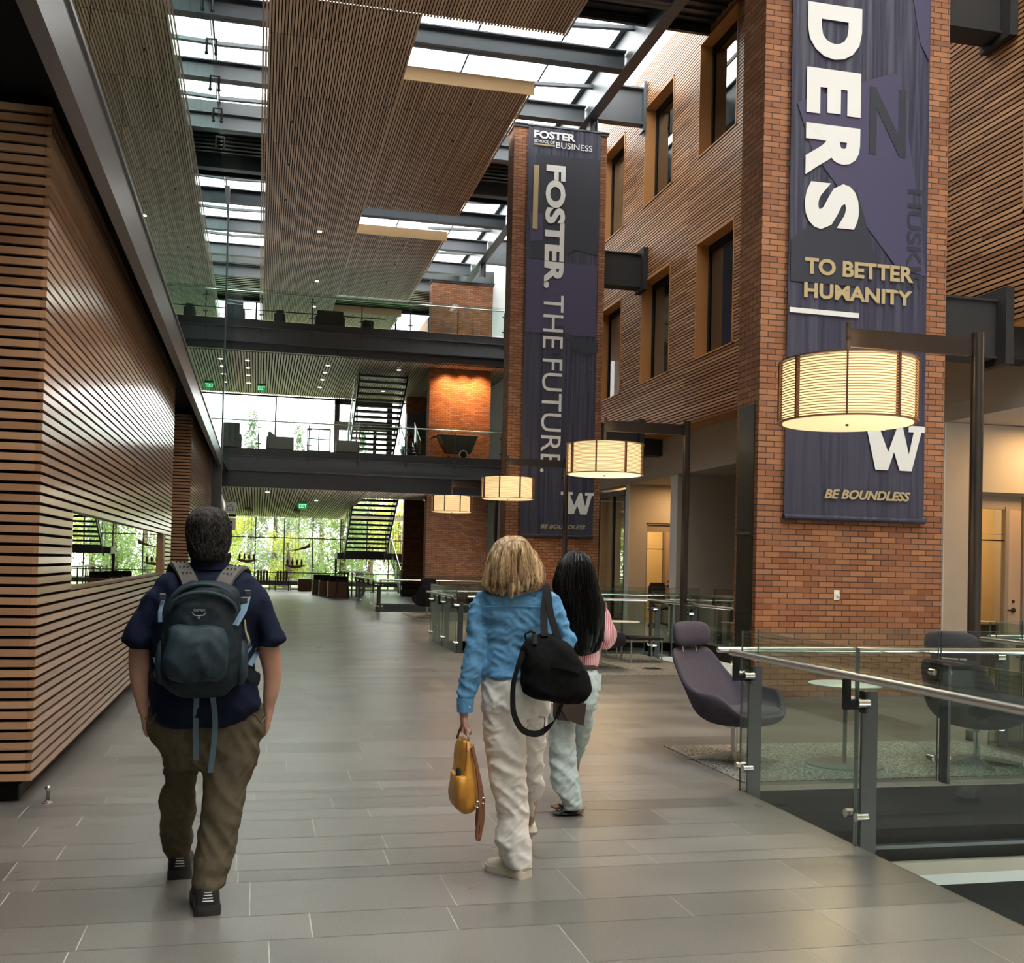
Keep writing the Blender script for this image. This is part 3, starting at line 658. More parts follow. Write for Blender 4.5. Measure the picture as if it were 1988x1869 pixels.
poly('printed_patch', [(6.12, 7.1), (7.9, 7.1), (7.9, 8.85), (7.2, 8.85), (6.12, 8.88)], yp - .003, M['banner2'], b2)
poly('printed_patch', [(6.15, 10.0), (6.5, 10.0), (6.5, 9.35), (6.2, 9.3)], yp - .003, M['banner2'], b2)
mb = MB()
for i in range(14):
    a = 6.25 + random.random()*1.5; z = 6.6 + random.random()*.5; mb.box(a, a + .12 + random.random()*.2, yp - .008 - .0004*i, yp - .006 - .0004*i, z, z + .1 + random.random()*.25)
mb.build('faint_skyline', M['banner3'], b2)
fp = mat('faint_print', (.07, .07, .12), .6)
lettering('faint_letter', 'P', fp, b2, 6.515, 6.60, 6.285, 6.38, yp - .008, depth=.001)
for ch, xa, xb in (('C', 7.27, 7.36), ('A', 7.49, 7.59), ('R', 7.75, 7.837)): lettering('faint_letter', ch, fp, b2, xa, xb, 6.285, 6.38, yp - .008, depth=.001)
lettering('school_word', 'FOSTER', M['letter'], b2, 6.231, 7.27, 11.823, 12.009, yb, weight=.035)
lettering('school_small_words', 'SCHOOL OF', M['letter'], b2, 6.236, 6.749, 11.715, 11.79, yb, weight=.01)
lettering('school_word', 'BUSINESS', M['letter'], b2, 6.789, 7.703, 11.63, 11.775, yb, weight=.0)
poly('gold_line', [(6.238, 11.655), (6.757, 11.655), (6.757, 11.69), (6.238, 11.69)], yb, M['gold'], b2)
poly('gold_bar', [(6.237, 9.62), (6.36, 9.60), (6.37, 11.16), (6.247, 11.16)], yb, M['gold'], b2)
lettering('headline_bold', 'FOSTER.', M['letter'], b2, 6.55, 7.045, 8.2, 11.20, yb, rot=True, weight=.045)
lettering('headline_light', 'THE', M['letter'], b2, 6.565, 7.06, 6.75, 8.04, yb, rot=True, weight=.0)
lettering('headline_light', 'FUTURE.', M['letter'], b2, 6.565, 7.06, 3.74, 6.487, yb, rot=True, weight=.0)
mb = MB(); block_w(mb, 7.096, 7.928, 2.755, 3.29, yb); mb.build('block_letter_w', M['letter'], b2)
lettering('gold_motto', 'BE BOUNDLESS', M['gold'], b2, 6.608, 7.736, 2.39, 2.49, yb, weight=.03, shear=.28)

# ================================================================ POST LAMPS
shade_m, n_, l_, bb_ = nmat('glowing_ribbed_shade')
bb_.inputs['Base Color'].default_value = (.9, .78, .55, 1); bb_.inputs['Roughness'].default_value = .6
tc = n_.new('ShaderNodeTexCoord'); sp_ = n_.new('ShaderNodeSeparateXYZ'); l_.new(tc.outputs['Object'], sp_.inputs[0])
nz_ = n_.new('ShaderNodeTexNoise'); nz_.inputs['Scale'].default_value = 2.5; l_.new(tc.outputs['Object'], nz_.inputs[0])
mr_ = n_.new('ShaderNodeMapRange'); mr_.inputs['To Min'].default_value = .66; mr_.inputs['To Max'].default_value = 1.10; l_.new(nz_.outputs[0], mr_.inputs[0]); l_.new(mr_.outputs[0], bb_.inputs['Emission Strength'])
bb_.inputs['Emission Color'].default_value = (.62, .47, .24, 1)
M['shade'] = shade_m
M['diffuser'] = mat('warm_diffuser', (.9, .75, .5), .6, emit=(.62, .41, .19), estr=.62)
M['rib'] = mat('honey_wood_slat', (.42, .25, .10), .6); M['rib_red'] = mat('dark_red_rib', (.10, .022, .014), .5)
def post_lamp(x, y, H, label, r=.60, arm=1.36, zs0=2.84, zs1=3.36):
    t = thing('post_lamp', label, 'lamp', (x, y, 0), 'post lamps with drum shades along the right side')
    L = dict(local=True)
    mb = MB(); mb.cyl(0, 0, -.25, H, .058, 24); mb.build('pole', M['bronze'], t, smooth=True, **L)
    MB().box(-arm, -.05, -.02, .02, H - .22, H - .055).build('arm', M['bronze'], t, **L)
    MB().box(-.07, -.045, -.035, .035, H - .225, H - .05).build('arm_bracket', M['bronze'], t, **L)
    mb = MB(); mb.cyl(-arm, 0, zs1 - .06, H, .022, 12); mb.build('stem', M['bronze'], t, smooth=True, **L)
    cx = -arm
    mb = MB(); mb.lathe(cx, 0, [(r - .045, zs0 + .01), (r - .03, zs1 - .01)][:1] + [(r - .03, zs0 + .01), (r - .03, zs1 - .01), (r - .05, zs1 - .005), (r - .05, zs0 + .012)], 48)
    sh = mb.build('lamp_shade', M['shade'], t, smooth=True, **L)
    mb = MB(); nb = 22
    for i in range(nb):
        z = zs0 + .01 + (zs1 - zs0 - .02) * (i + .5) / nb; dz = .0036
        mb.rings([[(cx + rr*math.cos(2*PI*j/48), rr*math.sin(2*PI*j/48), zz) for j in range(48)] for rr, zz in ((r - .009, z - dz), (r, z - dz), (r, z + dz), (r - .009, z + dz))], caps=False, closed=True)
    mb.build('shade_slats', M['rib'], sh, local=True)
    for i in range(8):
        mb = MB(); a = 2*PI*i/8 + .25; ca, sa = math.cos(a), math.sin(a)
        R = []
        for zz in (zs0, zs1): R.append([(cx + (r + o)*ca - w_*sa, (r + o)*sa + w_*ca, zz) for o, w_ in ((-.03, -.008), (.012, -.008), (.012, .008), (-.03, .008))])
        mb.rings(R); mb.build('shade_rib', M['rib_red'], sh, local=True)
    mb = MB()
    for zz in (zs0, zs1): mb.rings([[(cx + rr*math.cos(2*PI*j/48), rr*math.sin(2*PI*j/48), z2) for j in range(48)] for rr, z2 in ((r - .03, zz - .006), (r + .008, zz - .006), (r + .008, zz + .006), (r - .03, zz + .006))], caps=False, closed=True)
    mb.build('shade_rims', M['brown_wood'], sh, local=True)
    mb = MB(); mb.lathe(cx, 0, [(r - .035, zs0 - .012), (r - .035, zs0 + .006)], 48); mb.build('diffuser', M['diffuser'], t, **L)
    mb = MB(); mb.lathe(cx, 0, [(.014, zs0 - .03), (.014, zs0 - .012)], 12); mb.build('finial', M['bronze'], t, **L)
    lamp('SPOT', 'lamp_bulb', (x - arm, y, zs0 - .50), 75, (1, .68, .36), .45, spot=165, blend=.5)
    lamp('POINT', 'lamp_bulb', (x - arm, y, zs1 + .22), 8, (1, .68, .36), .1)
post_lamp(6.45, 8.75, 3.765, 'nearest post lamp with a large glowing drum shade in front of the near banner', arm=1.33, zs0=2.86, zs1=3.40)
post_lamp(6.60, 16.1, 3.85, 'second post lamp with its drum shade hanging right of the tall banner', arm=1.36, zs0=2.95, zs1=3.42)
post_lamp(6.80, 23.7, 3.95, 'third post lamp with its pole in front of the tall banner', arm=1.36, zs0=2.98, zs1=3.45)
post_lamp(6.84, 31.3, 3.95, 'farthest post lamp glowing against the far brick pillar', arm=1.33, zs0=3.0, zs1=3.46)

# ================================================================ GLASS RAILINGS
def railing(p0, p1, posts, label, side=1, z=0.0, name='glass_railing', rail=True, joints=None, over=(0, 0), gtop=1.10, hr=.95):
    """straight run p0->p1; side=+1 puts handrail and glass to the left of the travel direction"""
    p0 = Vector((*p0, 0)); p1 = Vector((*p1, 0)); d = (p1 - p0); L = d.length; d.normalize(); nrm = Vector((-d.y, d.x, 0)) * side
    t = thing(name, label, 'railing', (p0.x, p0.y, z), None)
    def P(s, o, h): v = d * s + nrm * o; return (v.x, v.y, h)
    def bx(mb, s0, s1, o0, o1, h0, h1):
        mb.hexa([P(s0, o0, h0), P(s1, o0, h0), P(s1, o1, h0), P(s0, o1, h0), P(s0, o0, h1), P(s1, o0, h1), P(s1, o1, h1), P(s0, o1, h1)])
    mb = MB(); mb.tube([P(-over[0], .15, hr), P(L + over[1], .15, hr)], .023, 12); mb.ell(P(-over[0], .15, hr), (.023,)*3, 10, 6); mb.ell(P(L + over[1], .15, hr), (.023,)*3, 10, 6)
    mb.build('handrail', M['chrome'], t, smooth=True, local=True)
    for s_ in posts:
        mb = MB(); bx(mb, s_ - .011, s_ + .011, -.05, .045, -.30, .86); mb.build('post', M['steel_dark'], t, local=True)
        mb = MB(); bx(mb, s_ - .013, s_ + .013, .045, .16, .76, .80); bx(mb, s_ - .013, s_ + .013, .12, .16, .80, .925)
        bx(mb, s_ - .045, s_ + .045, .035, .05, .74, .86)
        mb.build('bracket', M['black'], t, local=True)
        for h in (.80, .17):
            for q in (-.055, .055):
                mb = MB(); mb.tube([P(s_ + q, .035, h), P(s_ + q, .105, h)], .024, 14); mb.build('clamp', M['chrome'], t, local=True, smooth=True)
    js = joints if joints else [0] + [s for s in posts if .2 < s < L - .2] + [L]
    for a, b in zip(js[:-1], js[1:]):
        mb = MB(); bx(mb, a + .012, b - .012, .068, .080, -.06, gtop); mb.build('glass_panel', M['glass'], t, local=True)
        mb = MB(); bx(mb, a + .012, b - .012, .0675, .0805, gtop, gtop + .002)
        bx(mb, a + .010, a + .0125, .0675, .0805, -.06, gtop); bx(mb, b - .0125, b - .010, .0675, .0805, -.06, gtop); mb.build('glass_edge', M['glass_edge'], t, local=True)
    return t
railing((3.36, 6.95), (3.36, -3.0), [.06, 1.49, 3.1, 4.7, 6.3, 7.9], 'near glass railing with a steel handrail running past the right edge of the walkway', side=-1)
railing((3.46, 7.0), (6.38, 7.0), [1.47, 2.9], 'glass railing in front of the two near lounge chairs', side=1, over=(.25, .0))
railing((6.50, 8.50), (6.50, 7.12), [.1, 1.5], 'short glass railing right of the second lounge chair', side=-1, over=(0, 0))
railing((6.62, 8.60), (8.9, 8.60), [.3, 1.8], 'short glass railing beside the nearest lamp post running right', side=1)
railing((6.80, 17.85), (6.80, 12.75), [.1, 1.7, 3.4, 5.0], 'glass railing behind the near brick pillar', side=-1)
railing((3.45, 17.95), (6.62, 17.95), [.1, 1.7, 3.3], 'glass railing behind the seating beyond the two women', side=-1)
railing((3.36, 20.75), (3.36, 17.95), [.05, 1.4, 2.75], 'glass railing at the walkway edge left of the blond woman', side=-1)
railing((3.36, 20.78), (8.9, 20.78), [.1, 1.7, 3.3, 4.9], 'glass railing on the far side of the middle floor opening', side=1)
railing((3.54, 38.6), (3.54, 32.35), [.05, 1.55, 3.1, 4.65, 6.2], 'farthest glass railing at the walkway edge', side=-1)
railing((3.54, 32.3), (8.9, 32.3), [.05, 1.8, 3.6, 5.3], 'glass railing behind the far dark lounge chair', side=-1)
railing((9.15, 20.5), (9.15, 14.2), [.1, 2, 4, 6], 'glass railing in front of the office alcoves', side=-1)
for zf, nm in ((5.32, 'second'), (9.80, 'third')):
    t = thing('balcony_railing', 'glass balcony railing with thin posts along the %s floor edge' % nm, 'railing', (3.9, FY - .08, zf))
    mb = MB(); mb.tube([(-1.35, FY - .08, zf + .97), (9.2, FY - .08, zf + .97)], .024, 10); mb.build('handrail', M['chrome'], t, smooth=True)
    xs = [-.08 + 1.735 * i for i in range(6)]
    for x in xs:
        mb = MB(); mb.box(x - .018, x + .018, FY - .12, FY - .06, zf - .45, zf + .9); mb.box(x - .09, x + .09, FY - .15, FY - .12, zf + .72, zf + .76); mb.box(x - .09, x + .09, FY - .15, FY - .12, zf + .16, zf + .20); mb.build('post', M['steel_dark'], t)
    for a, b in zip([-1.35] + xs, xs + [9.2]): MB().box(a + .02, b - .02, FY - .145, FY - .133, zf + .02, zf + 1.08).build('glass_panel', M['glass'], t)
    if nm == 'third':
        for h in (.15, .5): 
            mb = MB(); mb.tube([(-1.35, FY + 2.4, zf + h * 1.6 + .1), (4.5, FY + 2.4, zf + h * 1.6 + .1)], .02, 8); mb.build('rear_cable', M['steel_dark'], t)

# ================================================================ CARPETS
def carpet(x0, x1, y0, y1, label): tag(MB().box(x0, x1, y0, y1, 0, .006).build('carpet', M['rug']), label, 'carpet')
carpet(3.42, 6.3, 7.18, 8.72, 'speckled grey carpet under the two near lounge chairs')
carpet(3.9, 6.5, 14.35, 17.8, 'speckled grey carpet under the seats beyond the two women')
carpet(4.1, 8.8, 27.6, 31.1, 'speckled grey carpet under the far dark lounge chair')
# doorstop on the floor by the slat wall
ds = thing('door_stop', 'small steel ball door stop on the floor by the slat wall corner', 'door stop', (-1.21, 7.12, 0))
mb = MB(); mb.lathe(0, 0, [(.035, 0), (.034, .004), (.008, .012), (.006, .014)], 20); mb.build('base', M['chrome'], ds, local=True, smooth=True)
mb = MB(); mb.cyl(-.004, 0, .012, .075, .003, 8); mb.cyl(.007, 0, .012, .075, .003, 8); mb.build('stem', M['steel_dark'], ds, local=True)
mb = MB(); mb.ell((0, 0, .088), (.018, .018, .018), 14, 10); mb.build('ball', M['chrome'], ds, local=True, smooth=True)
# ================================================================ LOUNGE CHAIRS
M['plum'] = mat('plum_wool', (.060, .053, .070), .95, noise=.25, nscale=180, bump=.25, spec=.1)
M['dark_wool'] = mat('dark_navy_wool', (.018, .018, .028), .9, noise=.2, nscale=150, bump=.2)
M['grey_wool'] = mat('grey_wool', (.13, .12, .105), .9, noise=.2, nscale=150)
M['table_top'] = mat('pale_grey_laminate', (.50, .52, .50), .35)
M['table_metal'] = mat('grey_table_metal', (.16, .165, .16), .4, .4)
def sstep(a, b, x):
    t = min(1, max(0, (x - a) / (b - a))); return t*t*(3 - 2*t)
def lounge_chair(loc, rz, m, label, cat='chair', group=None):
    t = thing('lounge_chair', label, cat, loc, group)
    NU, NV = 48, 12
    def rim(a):
        a = abs(a)
        h = .86 + (.60 - .86) * sstep(.55, .95, a)
        h = h + (.56 - h) * sstep(.9, 1.75, a)
        return h + (.40 - h) * sstep(1.95, 2.6, a)
    mb = MB(); R = []
    for i in range(NV + 1):
        v = i / NV; ring = []
        for j in range(NU):
            a = -PI + 2*PI*j/NU; rr = math.sin(min(1, .06 + v) * PI/2) ** .8
            z = .285 + (rim(a) - .285) * v ** 1.9
            q = sstep(.40, .9, z); wf = 1 + .12 * q * (1 - sstep(.6, 1.1, abs(a)))
            x = -.35 * rr * math.cos(a) - .20 * q * (1 - sstep(.7, 1.3, abs(a))) ; y = .385 * rr * math.sin(a) * wf * (1 + .14 * sstep(.7, 1.5, abs(a)) * v)
            if abs(a) > 2.0: x *= 1 + .06 * sstep(2, 2.6, abs(a))
            ring.append((x, y, z))
        R.append(ring)
    k = 0; mb.rings(R, caps=False); mb.f.append(tuple(range(NU - 1, -1, -1)))
    o = mb.build('shell', m, t, smooth=True, local=True)
    so = o.modifiers.new('solid', 'SOLIDIFY'); so.thickness = .045; so.offset = -1
    sb = o.modifiers.new('sub', 'SUBSURF'); sb.levels = 1; sb.render_levels = 1
    mb = MB(); R = []
    for z, s_ in ((.36, .86), (.375, .98), (.41, 1.0), (.435, .97), (.445, .86)):
        R.append([(.05 + .29*s_*math.copysign(abs(math.cos(2*PI*j/32))**.6, math.cos(2*PI*j/32)), .27*s_*math.copysign(abs(math.sin(2*PI*j/32))**.6, math.sin(2*PI*j/32)), z - .03 * (math.cos(2*PI*j/32) < -.5)) for j in range(32)])
    mb.rings(R); mb.build('seat_cushion', m, t, smooth=True, local=True, sub=1)
    mb = MB(); R = []; n = 28
    for i in range(9):
        u = -1 + i / 4; z = .975 + .105 * u; sc = (1 - abs(u)**4 * .35)
        ring = []
        for j in range(n):
            a = 2*PI*j/n; cy_ = math.copysign(abs(math.sin(a))**.55, math.sin(a)); cx_ = math.copysign(abs(math.cos(a))**.8, math.cos(a))
            yy = .215 * cy_ * sc; ring.append((-.50 - .10*(z-.9) + .048 * cx_ * (1 - abs(u)**3*.5) + yy*yy*1.0, yy, z))
        R.append(ring)
    mb.rings(R); mb.build('headrest', m, t, smooth=True, local=True, sub=1)
    for s_ in (-.08, .08):
        mb = MB(); mb.tube([(-.50, s_, .90), (-.485, s_, .83)], .007, 8); mb.build('headrest_rod', M['chrome'], t, local=True)
    mb = MB(); mb.cyl(0, 0, .03, .30, .026, 20); mb.cyl(0, 0, .27, .30, .09, 20); mb.build('column', M['chrome'], t, smooth=True, local=True)
    for i in range(4):
        a = PI/4 + i*PI/2; ca, sa = math.cos(a), math.sin(a)
        mb = MB(); R = []
        for r_, w_, z0, z1 in ((.0, .03, .035, .075), (.12, .022, .030, .058), (.36, .012, .0, .016)):
            R.append([(r_*ca - q*sa, r_*sa + q*ca, z) for q, z in ((-w_, z0), (w_, z0), (w_, z1), (-w_, z1))])
        mb.rings(R); mb.build('foot', M['chrome'], t, local=True)
    t.rotation_euler = (0, 0, rz)
    return t
ch = lounge_chair((3.72, 7.97, .006), -1.12, M['plum'], 'plum wool lounge chair with a headrest, its seat open towards the near glass railing')
c2 = dup(ch, (5.66, 7.62, .006), .5, 'plum lounge chair seen from the side at the right edge behind the glass')
c3 = dup(ch, (5.02, 15.45, .006), .25, 'plum lounge chair beyond the woman in the pink striped shirt')
c4 = lounge_chair((4.55, 29.3, .006), 1.45, M['dark_wool'], 'dark navy lounge chair seen from behind near the farthest railings')
c5 = dup(c4, (6.2, 30.2, .006), 2.0, 'dark navy lounge chair hidden mostly by the blond woman, near the farthest railings')
def round_table(loc, label, r=.285, rb=.30, h=.636):
    t = thing('side_table', label, 'table', loc)
    mb = MB(); mb.lathe(0, 0, [(r - .012, h - .014), (r, h - .006), (r, h - .002), (r - .004, h)], 48); mb.build('table_top', M['table_top'], t, local=True, smooth=True)
    mb = MB(); mb.cyl(0, 0, .012, h - .014, .016, 20); mb.build('stem', M['table_metal'], t, local=True, smooth=True)
    mb = MB(); mb.lathe(0, 0, [(rb, 0), (rb, .008), (rb - .01, .013), (.02, .014)], 48); mb.build('base', M['table_metal'], t, local=True, smooth=True)
    return t
tb = round_table((4.55, 7.73, .006), 'round pale side table on a thin stem between the two near lounge chairs')
dup(tb, (5.72, 16.5, .006), 0, 'round pale side table beyond the pink striped sleeve')
# low grey visitor chair, ring base
gc = thing('visitor_chair', 'low grey upholstered chair beyond the pink striped sleeve', 'chair', (5.55, 17.2, .006))
mb = MB(); mb.box(-.28, .28, -.3, .3, .36, .46); mb.build('seat', M['grey_wool'], gc, local=True, bevel=.04)
mb = MB(); mb.hexa([(-.27, .22, .44), (.27, .22, .44), (.27, .30, .44), (-.27, .30, .44), (-.25, .30, .9), (.25, .30, .9), (.25, .36, .9), (-.25, .36, .9)]); mb.build('backrest', M['grey_wool'], gc, local=True, bevel=.03)
for x, y in ((-.24, -.26), (.24, -.26), (-.24, .26), (.24, .26)): MB().cyl(x, y, 0, .36, .012, 10).build('leg', M['chrome'], gc, local=True)
fr = thing('floor_ring', 'flat steel ring lying on the carpet beyond the woman in pink', 'floor ring', (5.75, 15.2, .006))
mb = MB(); mb.lathe(0, 0, [(.16, 0), (.16, .012), (.13, .014), (.13, 0)], 32); mb.build('ring', M['chrome'], fr, local=True)
ot = thing('side_frame_table', 'black low table on chrome legs beyond the woman in pink', 'table', (6.1, 16.4, .006))
MB().box(-.35, .2, -.25, .25, .36, .40).build('table_top', M['black'], ot, local=True)
for x in (-.33, .18):
    mb = MB(); mb.tube([(x, -.22, .36), (x, -.22, .012), (x, .22, .012), (x, .22, .36)], .012, 8); mb.build('leg', M['chrome'], ot, local=True)

# ---- office chair and desks by the alcoves
oc = thing('office_chair', 'black mesh office chair in front of the middle glazed office door', 'chair', (9.98, 26.1, 0))
mb = MB(); R = []
for z, w_, y in ((.58, .20, .0), (.8, .235, .05), (1.02, .22, .02), (1.12, .18, 0)): R.append([(-w_, y, z), (w_, y, z), (w_, y + .03, z), (-w_, y + .03, z)])
mb.rings(R); mb.build('backrest', M['charcoal'], oc, local=True)
mb = MB(); mb.box(-.25, .25, -.5, 0, .45, .52); mb.build('seat', M['black'], oc, local=True, bevel=.02)
MB().cyl(0, -.25, .08, .45, .03, 12).build('gas_lift', M['steel_dark'], oc, local=True)
for i in range(5):
    a = i*2*PI/5; mb = MB(); mb.tube([(0, -.25, .1), (.3*math.cos(a), -.25 + .3*math.sin(a), .06)], .018, 8); mb.ell((.3*math.cos(a), -.25 + .3*math.sin(a), .03), (.03, .03, .03)); mb.build('foot', M['black'], oc, local=True)
dk = thing('office_desk', 'black office desk with a pale top inside the near glazed office', 'desk', (10.9, 15.6, 0))
MB().box(-.5, .9, -.3, .3, .72, .76).build('desk_top', M['plaster'], dk, local=True); MB().box(-.45, -.05, -.28, .28, 0, .72).build('drawer_unit', M['black'], dk, local=True); MB().box(.5, .85, -.28, .28, 0, .72).build('drawer_unit', M['black'], dk, local=True)
tr = thing('paper_tray', 'brown desk tray standing on the near office desk', 'tray', (10.72, 15.6, .76)); MB().box(-.2, .25, -.12, .12, 0, .02).box(-.2, -.18, -.12, .12, 0, .16).box(.23, .25, -.12, .12, 0, .16).box(-.2, .25, .10, .12, 0, .16).build('tray_body', M['brown_wood'], tr, local=True)
bt = thing('bar_table', 'long pale high table by the offices left of the near brick pillar', 'table', (9.75, 21.7, 0))
MB().box(-.45, .7, -.35, .35, .80, .835).build('table_top', M['table_top'], bt, local=True)
for x in (-.0, .2): MB().box(x - .03, x + .03, -.03, .03, 0, .80).build('leg', M['steel_dark'], bt, local=True)

# ================================================================ STAIRS
def stair(name_label, x0, x1, ya, za, yb, zb, n, hand=True):
    t = thing('staircase', name_label, 'stairs', ((x0+x1)/2, ya, za))
    for xs in (x0, x1):
        mb = MB(); mb.hexa([(xs - .03, ya, za - .16), (xs + .03, ya, za - .16), (xs + .03, ya + .01, za + .18), (xs - .03, ya + .01, za + .18),
                            (xs - .03, yb, zb - .16), (xs + .03, yb, zb - .16), (xs + .03, yb + .01, zb + .18), (xs - .03, yb + .01, zb + .18)])
        mb.build('stringer', M['steel_dark'], t)
    for i in range(n):
        f = (i + .5) / n; y = ya + (yb - ya)*f; z = za + (zb - za)*f
        MB().box(x0 + .03, x1 - .03, y - .17, y + .17, z - .06, z + .03).build('tread', M['steel_dark'], t)
    if hand:
        for xs in (x0 - .05, x1 + .05):
            mb = MB(); mb.tube([(xs, ya, za + 1.0), (xs, yb, zb + 1.0)], .022, 8); mb.build('handrail', M['chrome'], t)
            for i in range(0, n + 1, 3):
                f = i / n; y = ya + (yb - ya)*f; z = za + (zb - za)*f; MB().box(xs - .015, xs + .015, y - .015, y + .015, z, z + 1.0).build('baluster', M['steel_dark'], t)
            mb = MB(); mb.hexa([(xs - .006, ya, za + .12), (xs + .006, ya, za + .12), (xs + .006, ya, za + .95), (xs - .006, ya, za + .95), (xs - .006, yb, zb + .12), (xs + .006, yb, zb + .12), (xs + .006, yb, zb + .95), (xs - .006, yb, zb + .95)]); mb.build('glass_panel', M['glass'], t)
    return t
s1 = stair('open tread black staircase rising from the ground floor lounge', 3.85, 5.70, 50.0, 1.60, 44.6, 4.75, 16)
MB().box(3.55, 6.65, 50.0, 51.6, 1.55, 1.85).build('landing', M['steel_dark'], s1)
for x, y in ((3.6, 51.5), (6.6, 51.5)): MB().box(x - .05, x + .05, y - .05, y + .05, 0, 1.55).build('landing_post', M['steel_dark'], s1)
for i in range(8): MB().box(5.72 + i*.12, 5.75 + i*.12, 50.02, 50.05, 1.85, 2.85).build('landing_baluster', M['chrome'], s1)
mb = MB(); mb.box(5.7, 6.65, 50.0, 50.04, 2.85, 3.1); mb.build('landing_glass', M['glass'], s1)
s1b = stair('lower flight of the black staircase coming down beside the far brick wall', 6.05, 7.1, 50.0, 1.6, 46.2, 0.12, 9)
s2 = stair('open tread black staircase rising from the second floor lounge', 3.65, 5.50, 46.8, 5.55, 41.8, 8.75, 17)
s2b = stair('short white railed flight at the foot of the second floor staircase', 5.75, 6.3, 45.6, 6.4, 43.6, 5.4, 6)

# ================================================================ FAR LOUNGE FURNITURE
def slat_chair(x, y, label, first=[None]):
    if first[0]: return dup(first[0], (x, y, 0), 0, label)
    t = thing('wood_slat_chair', label, 'chair', (x, y, 0), 'wood slat chairs in front of the far window'); first[0] = t
    for i in range(4): MB().box(-.26 + i*.135, -.26 + i*.135 + .105, -.02, .02, .46, .92).build('back_slat', M['brown_wood'], t, local=True)
    MB().box(-.28, .28, 0, .5, .42, .46).build('seat', M['brown_wood'], t, local=True)
    for s_ in (-.31, .31):
        mb = MB(); mb.tube([(s_, -.02, 0), (s_, -.02, .68), (s_, .1, .72), (s_, .5, .70), (s_, .52, 0)], .018, 6); mb.build('leg_frame', M['steel_dark'], t, local=True)
    return t
slat_chair(.26, 52.0, 'wood slat chair second from the left in front of the far window'); slat_chair(1.16, 52.0, 'wood slat chair left of the brown cube table by the far window'); slat_chair(-1.0, 52.3, 'wood slat chair behind the man, leftmost by the far window')
cb = thing('cube_table', 'brown wooden cube table in front of the far window', 'table', (2.2, 52.0, 0)); MB().box(-.31, .31, -.3, .3, 0, .55).build('cube_body', M['brown_wood'], cb, local=True, bevel=.01); MB().box(-.32, .32, -.31, .31, .55, .58).build('cube_top', M['table_top'], cb, local=True)
fp_ = thing('floor_stand', 'thin black stand with a small tray by the far window', 'stand', (1.55, 51.6, 0)); MB().cyl(0, 0, 0, .95, .015, 8).build('stem', M['steel_dark'], fp_, local=True); MB().cyl(0, 0, .95, .98, .14, 16).build('tray', M['steel_dark'], fp_, local=True); MB().cyl(0, 0, 0, .02, .16, 16).build('base', M['steel_dark'], fp_, local=True)
for i, (x, y, od) in enumerate(((2.75, 47.8, 'farthest'), (2.95, 46.2, 'middle'), (3.2, 44.4, 'nearest'))):
    t = thing('box_armchair', 'dark armchair with brown wood box sides left of the far railing, %s of the row' % od, 'chair', (x, y, 0), 'box armchairs left of the far railing')
    MB().box(-.40, -.36, -.4, .4, 0, .62).build('side_panel', M['brown_wood'], t, local=True); MB().box(.36, .40, -.4, .4, 0, .62).build('side_panel', M['brown_wood'], t, local=True)
    MB().box(-.36, .36, -.4, -.34, 0, .62).build('back_panel', M['brown_wood'], t, local=True); MB().box(-.36, .36, -.34, .38, .1, .44).build('seat', M['black'], t, local=True); MB().box(-.36, .36, -.34, -.2, .44, .85).build('backrest', M['black'], t, local=True, bevel=.03)
for i, (x, y, od) in enumerate(((3.25, 42.6, 'nearest'), (3.45, 44.9, 'middle'), (3.55, 47.2, 'farthest'))):
    t = thing('bar_stool', 'tall thin black bar stool near the far railing, %s of three' % od, 'stool', (x, y, 0), 'bar stools near the far railing')
    MB().box(-.2, .2, -.2, .2, .68, .72).build('seat', M['black'], t, local=True)
    mb = MB(); mb.tube([(-.2, .2, .72), (-.2, .22, 1.0), (.2, .22, 1.0), (.2, .2, .72)], .014, 6); mb.build('back_frame', M['steel_dark'], t, local=True)
    for a, b in ((-1, -1), (1, -1), (1, 1), (-1, 1)):
        mb = MB(); mb.tube([(a*.18, b*.18, .68), (a*.25, b*.25, 0)], .014, 6); mb.build('leg', M['steel_dark'], t, local=True)
ht = thing('high_table', 'long dark high table on slim legs beside the bar stools', 'table', (4.1, 46, 0)); MB().box(-.35, .35, -3.2, 3.2, 1.0, 1.04).build('table_top', M['table_top'], ht, local=True)
for y in (-3, -1, 1, 3): MB().box(-.3, -.25, y - .03, y + .03, 0, 1.0).build('leg', M['steel_dark'], ht, local=True)
# ---- hanging carved sculptures by the far window
def mobile(x, y, zc, zs, label):
    t = thing('hanging_sculpture', label, 'sculpture', (x, y, zc))
    mb = MB()
    for k in range(5): MB().box(-.14 + .03*k, .10 + .03*k, -1.0 + k*.55, -.8 + k*.55, -.10, 0).build('ceiling_mount', M['brown_wood'], t, local=True)
    for q in (-.12, .02, .16):
        mb = MB(); mb.tube([(q, 0, -.1), (q, 0, zs - zc + .1)], .006, 5); mb.build('wire', M['jamb'], t, local=True)
    d = zs - zc
    mb = MB(); mb.rings([[(-.45 + .9*u, w_ * math.cos(a) * .10, d + .10*abs(u - .5)**2*4 + w_*math.sin(a)*.07) for a in [2*PI*j/8 for j in range(8)]] for u, w_ in ((0, .1), (.2, .8), (.5, 1), (.8, .8), (1, .1))])
    mb.build('carved_boat', M['jamb'], t, local=True)
    for k in range(4): 
        mb = MB(); mb.ell((-.3 + .2*k, 0, d + .2), (.05, .05, .14), 8, 6); mb.build('carved_figure', M['brown_wood'], t, local=True)
    return t
mobile(-.45, 48.5, 3.66, 1.35, 'carved wooden sculpture hanging left by the far window, behind the man')
mobile(1.60, 48.5, 3.66, 1.15, 'carved wooden sculpture hanging on wires above the brown cube table')
